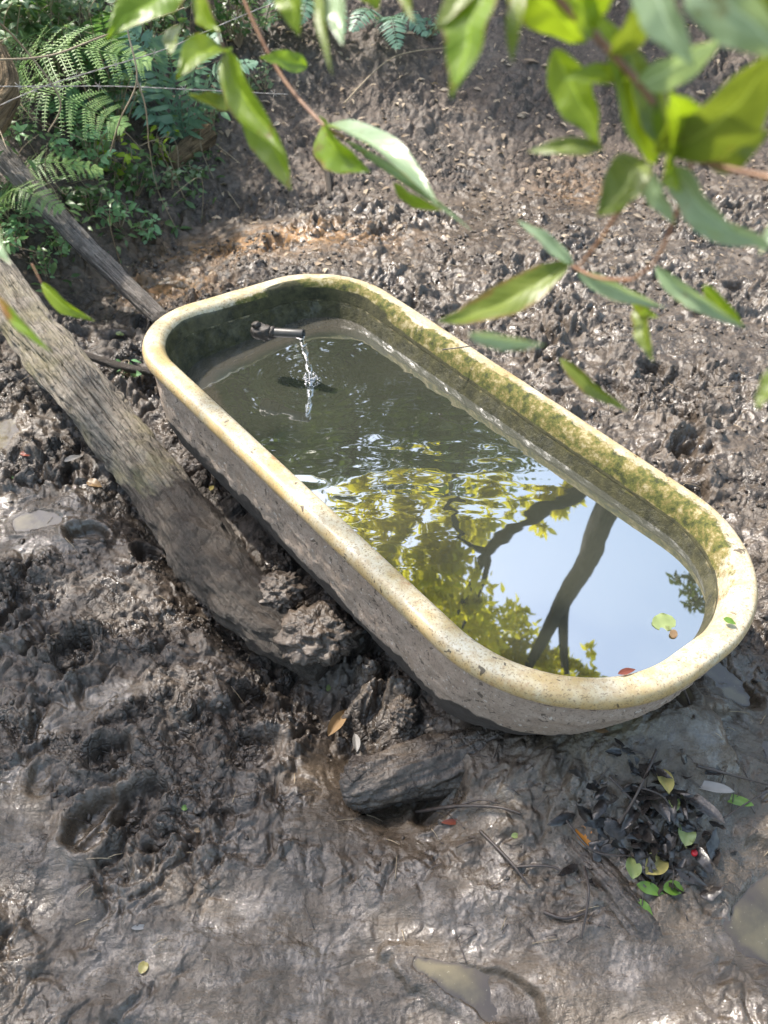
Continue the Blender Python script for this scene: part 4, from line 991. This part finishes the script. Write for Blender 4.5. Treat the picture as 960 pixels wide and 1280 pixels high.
#@@FOREGROUND
# ------------------------------------------------------------------ branches hanging into the view
def fgbranch(twigs, lv, label, mat='redtwig'):
    p0 = at(*twigs[0][0][0]); root = empty('leafy_branch', Vector(p0)); tag(root, label, 'branch', 'leafy branches hanging in front')
    for pts, r in twigs:
        V, F = tube_arr([at(*q) for q in pts], [r, r*.7], 40, 10, .1, 2, 40); mk('twig', V-p0, F, M[mat], root)
    for b, t, w, mt, fold, bend in lv:
        B = at(*b); T = at(*t); D = T-B; L = np.linalg.norm(D); D /= L
        view = unit(-(B+T)/2+np.array([0, 0, CAMZ])); N = view*.8+unit(np.cross(D, view))*.45 if fold >= 0 else view*.7-unit(np.cross(D, view))*.6
        wpx = w/FPX*(b[2]+t[2])/2
        # correct chord for the bend
        bb = abs(bend) if abs(bend) > 1e-3 else 1e-3
        Lc = L*bb*1.0/max(math.sin(bb), 1e-3); Nn = N-D*np.dot(N, D); Nn = unit(Nn)
        D2 = unit(D*math.cos(bend)+Nn*math.sin(bend))
        V, F = leaves(B, D2, Nn, Lc, wpx*1.08, 30, 'lance', abs(fold), bend, .05, cols=11)
        sd_ = (b[0]*.37+b[1]*.11) % 50; i_ = np.arange(len(V)); cc_ = np.tile(np.linspace(-1, 1, 11), 30); tt_ = np.repeat(np.linspace(0, 1, 30), 11)
        V = V+Nn*(wpx*.10*fbm(tt_*3+sd_, cc_*.9, 1., 2, 5))[:, None]+np.cross(D2, Nn)*(wpx*.16*fbm(tt_*2.2+sd_, 0*cc_, 1., 2, 6)+wpx*.02*cc_*perlin(tt_*9+sd_, 0*tt_+np.sign(cc_)*3.3, 7))[:, None]
        mk('leaf', V-p0, F, M[mt], root, attrs=dict(across=np.abs(cc_), along=tt_))
def leafset(*a): return a
# left hand branch
d = .62
fgbranch([([(235, -60, d), (262, 10, d), (283, 72, d), (303, 135, d)], .0013), ([(290, -60, .7), (305, 0, .7), (350, 92, .7), (400, 152, .68), (430, 172, .66)], .0016), ([(355, -40, .6), (350, 0, .6)], .001)],
 [((232, -28, d), (133, 50, .60), 54, 'fgspot', .25, .2), ((245, -15, d), (276, 40, .6), 36, 'fg', .2, .3), ((280, 62, d), (221, 97, .58), 46, 'fg', .4, .5), ((222, 32, d), (214, 70, .6), 26, 'fgold', .2, .2),
  ((303, 131, d), (236, 117, .60), 20, 'fgold', .2, -.3), ((281, 66, d), (358, 190, .58), 48, 'fg', .35, .25), ((304, 134, d), (366, 237, .60), 42, 'fg', .3, -.2), ((384, 84, .7), (325, 72, .68), 26, 'fgspot', .3, .2),
  ((404, 156, .68), (462, 216, .64), 52, 'fgspot', .5, .35), ((408, 158, .68), (552, 258, .60), 40, 'fgpale', -.5, .3), ((430, 175, .66), (588, 289, .62), 12, 'fgpale', .3, -.2), ((492, 228, .66), (552, 262, .60), 22, 'fg', .3, .2)],
 'left leafy twig of fresh green leaves hanging over the far end of the tub')
fgbranch([([(330, -60, .5), (370, -30, .5), (440, -40, .5), (530, -60, .5)], .0014)],
 [((358, -30, .5), (376, 44, .5), 38, 'fg', .3, .3), ((398, -35, .5), (416, 95, .48), 15, 'fgold', .2, .2), ((424, -30, .5), (430, 58, .48), 38, 'fgpale', .3, .2), ((455, -30, .5), (475, 12, .5), 30, 'fg', .3, .2), ((505, -40, .5), (520, 28, .48), 24, 'fgold', .3, .3)],
 'short leaves poking in at the top edge between the two branches')
d = .42
fgbranch([([(672, -60, d), (700, 0, d), (745, 45, d), (795, 100, d), (818, 130, d)], .0022), ([(800, 110, .45), (850, 182, .45), (880, 203, .44), (1010, 232, .4)], .0018), ([(868, 190, .45), (845, 270, .5), (820, 325, .52), (790, 350, .54)], .0011),
  ([(790, 240, .5), (750, 300, .53), (722, 335, .55)], .0012)],
 [((610, -40, .42), (571, 122, .42), 66, 'fgspot', .35, .2), ((655, -20, .42), (640, 80, .42), 24, 'fgold', .2, .3), ((640, -40, .42), (735, 50, .44), 60, 'fg', .3, .3), ((692, 62, .46), (748, 180, .46), 52, 'fg', .3, -.2),
  ((818, 205, .45), (741, 5, .42), 52, 'fg', .35, .2), ((835, 190, .45), (768, 40, .42), 40, 'fgold', .3, .2), ((835, 195, .43), (985, 55, .36), 92, 'fgold', .25, .25), ((843, 195, .43), (838, 110, .38), 62, 'fg', .25, .3),
  ((800, -50, .36), (868, 85, .36), 54, 'fgpale', .3, .2), ((860, -40, .33), (1000, 70, .32), 74, 'fgpale', .25, .2), ((812, 205, .45), (748, 272, .46), 58, 'fgold', .4, .3), ((755, 186, .47), (658, 190, .48), 22, 'fgold', .3, .3),
  ((805, 212, .46), (846, 280, .46), 26, 'fgpale', .3, .3), ((838, 210, .44), (922, 296, .42), 42, 'fgpale', .4, .2), ((858, 275, .45), (970, 312, .44), 30, 'fgpale', .4, -.3), ((838, 200, .44), (850, 240, .42), 30, 'fg', .3, .2),
  ((940, -30, .33), (990, 40, .33), 60, 'fgold', .2, .2),
  ((745, 40, .42), (700, -20, .40), 40, 'fg', .3, .2), ((770, 70, .42), (812, -20, .38), 44, 'fgold', .3, .2), ((800, 105, .42), (905, 40, .38), 46, 'fgpale', .3, .3), ((790, 95, .43), (700, 100, .43), 26, 'fg', .3, .3),
  ((850, 182, .45), (905, 150, .42), 40, 'fg', .3, .3), ((880, 203, .44), (965, 160, .42), 44, 'fgold', .3, .3), ((720, 20, .42), (770, -30, .4), 40, 'fg', .3, .2), ((600, -30, .42), (545, 40, .42), 30, 'fgold', .3, .2)],
 'nearest branch with large blurred leaves in the top right corner')
d = .58
fgbranch([([(790, 350, .54), (750, 348, .56), (716, 333, .58), (690, 312, .6)], .0012), ([(716, 333, .58), (790, 372, .58), (800, 385, .58)], .001)],
 [((712, 325, d), (546, 402, .56), 46, 'fgold', .35, -.55), ((716, 333, d), (645, 274, .58), 18, 'fgpale', .4, .2), ((722, 338, d), (832, 384, .56), 24, 'fgpale', .5, .2), ((790, 372, d), (823, 398, .56), 18, 'fg', .3, .2), ((797, 380, d), (818, 452, .56), 24, 'fgold', .3, .2),
  ((820, 333, .56), (932, 410, .54), 24, 'fgpale', .6, .25), ((880, 356, .55), (930, 410, .54), 20, 'fg', .3, .1), ((700, 448, .62), (786, 515, .6), 20, 'fgold', .4, .2), ((585, 418, .45), (682, 432, .44), 20, 'fgpale', .2, .2)],
 'lower twig with a long curved olive leaf hanging over the long rim')
fgbranch([([(40, 330, .8), (52, 354, .8)], .001), ([(-40, 350, .6), (0, 372, .6)], .0012), ([(-30, 250, .6), (-5, 290, .6)], .0012)],
 [((52, 354, .8), (118, 402, .78), 20, 'fg', .4, .3), ((-2, 370, .6), (64, 440, .58), 16, 'fgspot', .3, .2), ((-8, 280, .6), (14, 330, .58), 22, 'fgpale', .3, .2)],
 'small leaves hanging in at the left edge over the thick trunk')
fgbranch([([(1000, 260, .45), (985, 290, .45)], .001), ([(1000, 440, .42), (985, 470, .42)], .001)],
 [((985, 275, .45), (948, 320, .45), 26, 'fgpale', .3, .2), ((990, 455, .42), (944, 512, .42), 30, 'fgold', .3, .2)], 'leaf tips hanging in at the right edge')

#@@TREES
# ------------------------------------------------------------------ trees round the clearing (seen mirrored in the tub and puddles)
def rf(px, py, y):                      # a point at distance y whose mirror image shows at px, py in the tub water
    p = atz(px, py, WZ); r = ray(px, py); r = np.array([r[0], r[1], -r[2]])
    return p+r*((y-p[1])/r[1])
def crown_leaves(cs, n, lsz, seed):
    rng = np.random.default_rng(seed); P = []
    for c, r in cs:
        m = int(n*(r[0]*r[1]*r[2])**.5/sum((q[0]*q[1]*q[2])**.5 for _, q in cs))
        k = max(3, m//26); cc = unit(rng.standard_normal((k, 3)))*rng.uniform(.35, 1, (k, 1))*np.array(r)+np.array(c)
        idx = rng.integers(0, k, m); P.append(cc[idx]+rng.standard_normal((m, 3))*min(r)*.13)
    P = np.vstack(P); m = len(P); l = lsz*rng.uniform(.6, 1.3, m)
    return leaves(P, unit(rng.standard_normal((m, 3))), unit(rng.standard_normal((m, 3))+[0, 0, .5]), l, l*.42, 4, 'lance', .2, .3)
def tree(trunks, crowns, n, lsz, mat, label, seed):
    base = np.array(trunks[0][0][0], float); root = empty('tree', Vector(base)); tag(root, label, 'tree', 'trees round the clearing')
    for k, (pts, rad) in enumerate(trunks):
        V, F = tube_arr([np.array(p) for p in pts], rad, 90, 20, .14, seed+k, 3)
        m = len(V); s = np.append(np.repeat(np.linspace(0, 1, 90), 20), [0, 1])*5; th = np.append(np.tile(np.linspace(0, 1, 20), 90), [0, 0])
        mk('trunk' if k == 0 else 'limb', V-base, F, M['tree'], root, attrs=dict(mud=np.zeros(m), along=s, round=th))
    V, F = crown_leaves(crowns, n, lsz, seed); mk('crown', V-base, F, M[mat], root)
Y1 = 5.2
a, b_, c_ = rf(757, 640, Y1), rf(735, 700, Y1), rf(705, 748, Y1)
g0 = np.array([a[0]+.5, Y1, gz(a[0]+.5, Y1)-.1])
ctr = rf(610, 800, Y1)
tree([([g0, (g0+a)/2+[.12, 0, 0], a, b_, c_, rf(672, 812, Y1), rf(640, 870, Y1), rf(600, 930, Y1)], [.12, .11, .095, .085, .075, .05, .03, .015]),
      ([c_, rf(704, 790, Y1), rf(708, 850, Y1), rf(720, 930, Y1)], [.055, .045, .035, .015])],
     [(rf(620, 795, Y1+.4), (.55, .5, .35)), (rf(575, 770, Y1), (.45, .5, .40)), (rf(665, 830, Y1), (.4, .4, .22)), (rf(720, 850, Y1), (.45, .4, .18)), (rf(560, 850, Y1), (.7, .5, .5)), (rf(650, 900, Y1+.3), (.6, .5, .3)), (rf(690, 635, Y1+.5), (.25, .3, .14))],
     6500, .10, 'canopyY', 'tall leaning tree with yellow green crown mirrored in the tub', 301)
Y2 = 4.6
k0 = rf(740, 600, Y2); g1 = np.array([k0[0]+.6, Y2+.2, gz(k0[0]+.6, Y2+.2)-.1])
j = rf(612, 690, Y2)
tree([([g1, (g1+k0)/2+[.1, 0, .1], k0, rf(680, 640, Y2), rf(640, 668, Y2), j, rf(590, 730, Y2), rf(566, 775, Y2), rf(530, 830, Y2)], [.06, .055, .048, .045, .038, .034, .020, .018, .010]),
      ([j, rf(605, 725, Y2+.05), rf(575, 790, Y2+.05)], [.028, .02, .010]), ([j+[.02, 0, 0], rf(585, 682, Y2), rf(568, 650, Y2), rf(573, 610, Y2)], [.028, .024, .02, .012])],
     [(rf(520, 700, Y2), (.5, .4, .28)), (rf(470, 740, Y2), (.6, .4, .4)), (rf(600, 640, Y2+.6), (.4, .4, .18)), (rf(500, 640, Y2+.3), (.5, .5, .2)), (rf(560, 760, Y2), (.3, .3, .2))],
     4200, .09, 'canopyY', 'crooked forking tree left of the leaning one mirrored in the tub', 330)
# darker trees behind: low part of the reflection
for k, (px, yy, w_, lo, hi) in enumerate(((150, 7.2, 1.0, 420, 560), (300, 6.6, .9, 430, 600), (430, 7.5, 1.0, 420, 600), (560, 7.0, .9, 430, 600), (700, 7.4, .9, 420, 570), (860, 7.0, .7, 420, 560))):
    p = rf(px, 520, yy); gp = np.array([p[0], yy, gz(p[0], yy)-.1]); zt = rf(px, hi, yy)[2]
    tree([([gp, gp+[.1, 0, 1.5], [p[0], yy, zt]], [.14, .11, .05])], [((p[0], yy, rf(px, lo, yy)[2]*.55+zt*.1), (w_, .7, .9)), ((p[0]+.2, yy, zt*.75), (w_, .7, .8)), ((p[0]-.2, yy+.2, zt*.95), (w_*.8, .6, .55))],
         6500, .13, 'canopyD', 'dark leafy tree %s' % ('at the far left of the clearing', 'behind the ferns on the left', 'left of centre beyond the bank', 'in the middle beyond the bank', 'right of centre beyond the bank', 'at the far right beyond the bank')[k], 350+k*7)
p = rf(872, 735, 5.0)
tree([([(p[0]+.9, 5.0, gz(p[0]+.9, 5.0)), (p[0]+.7, 5, 2.), p+[.2, 0, 0]], [.08, .06, .02])], [(p, (.22, .2, .22)), (p+[.4, .1, .2], (.3, .2, .3))], 900, .07, 'canopyD', 'small dark tree at the right side mirrored at the tub end', 420)
# unseen leaf crowns added towards the sun to shade parts of the mud
SD_ = np.array(sdir)
def shade(px, py, hh, r, n, seed, label, mat='canopyD', lsz=.11):
    g_ = hit(px, py); t_ = (hh-g_[2])/SD_[2]; c = g_+SD_*t_
    gp = np.array([c[0]-1.0, c[1]+.3, 0]); gp[2] = gz(gp[0], gp[1])-.1
    tree([([gp, gp+[.1, -.1, hh*.5], c-[.3, 0, .1], c+[.3, -.1, .1]], [.11, .09, .05, .02])], [(c, r)], n, lsz, mat, label, seed)
shade(60, 760, 3.6, (.75, .75, .35), 800, 500, 'unseen tree added left of the camera, its thick crown shading the left mud')
shade(330, 1020, 4.2, (.7, .55, .35), 350, 510, 'second unseen tree added left of the clearing to shade the mud')

shade(380, 1160, 3.4, (.95, .55, .3), 700, 530, 'unseen tree added at the near left to shade the slurry')
shade(760, 1120, 3.8, (.5, .4, .25), 260, 540, 'slender unseen tree added at the near left, its thin crown shading the lower right mud')
# the rest of the wood closes in on the sides and behind
for k, (x, y, z, rr, lb) in enumerate(((0, -3.2, 4.2, (2.6, 1.5, 1.8), 'big tree directly behind the camera'), (-3.8, -1.6, 4.3, (1.8, 1.9, 2.0), 'big tree behind the camera on the left'),
        (3.8, -1.6, 4.3, (1.8, 1.9, 2.0), 'big tree behind the camera on the right'), (5.0, 2.2, 3.8, (1.5, 2.3, 2.4), 'big tree beside the clearing on the right'), (5.4, 6.0, 3.8, (1.6, 1.6, 2.6), 'big tree at the far right of the clearing'),
        (-5.4, 1.0, 3.2, (1.5, 1.8, 2.2), 'big tree beside the clearing on the left'), (-5.6, 4.6, 2.8, (1.5, 1.6, 1.6), 'broad low tree beyond the left bank'), (.9, .2, 6.4, (2.0, 1.3, .8), 'tree whose crown arches high over the camera'))):
    gp = np.array([x+(.0 if k < 7 else 3.), y-(0 if k < 7 else 1.6), 0]); gp[2] = gz(gp[0], gp[1])-.1; c = np.array([x, y, z])
    tree([([gp, (gp+c)/2+[.15, .1, 0], c], [.2, .15, .05])], [(c, rr)], 1700, .24, 'canopyD', lb, 600+k)
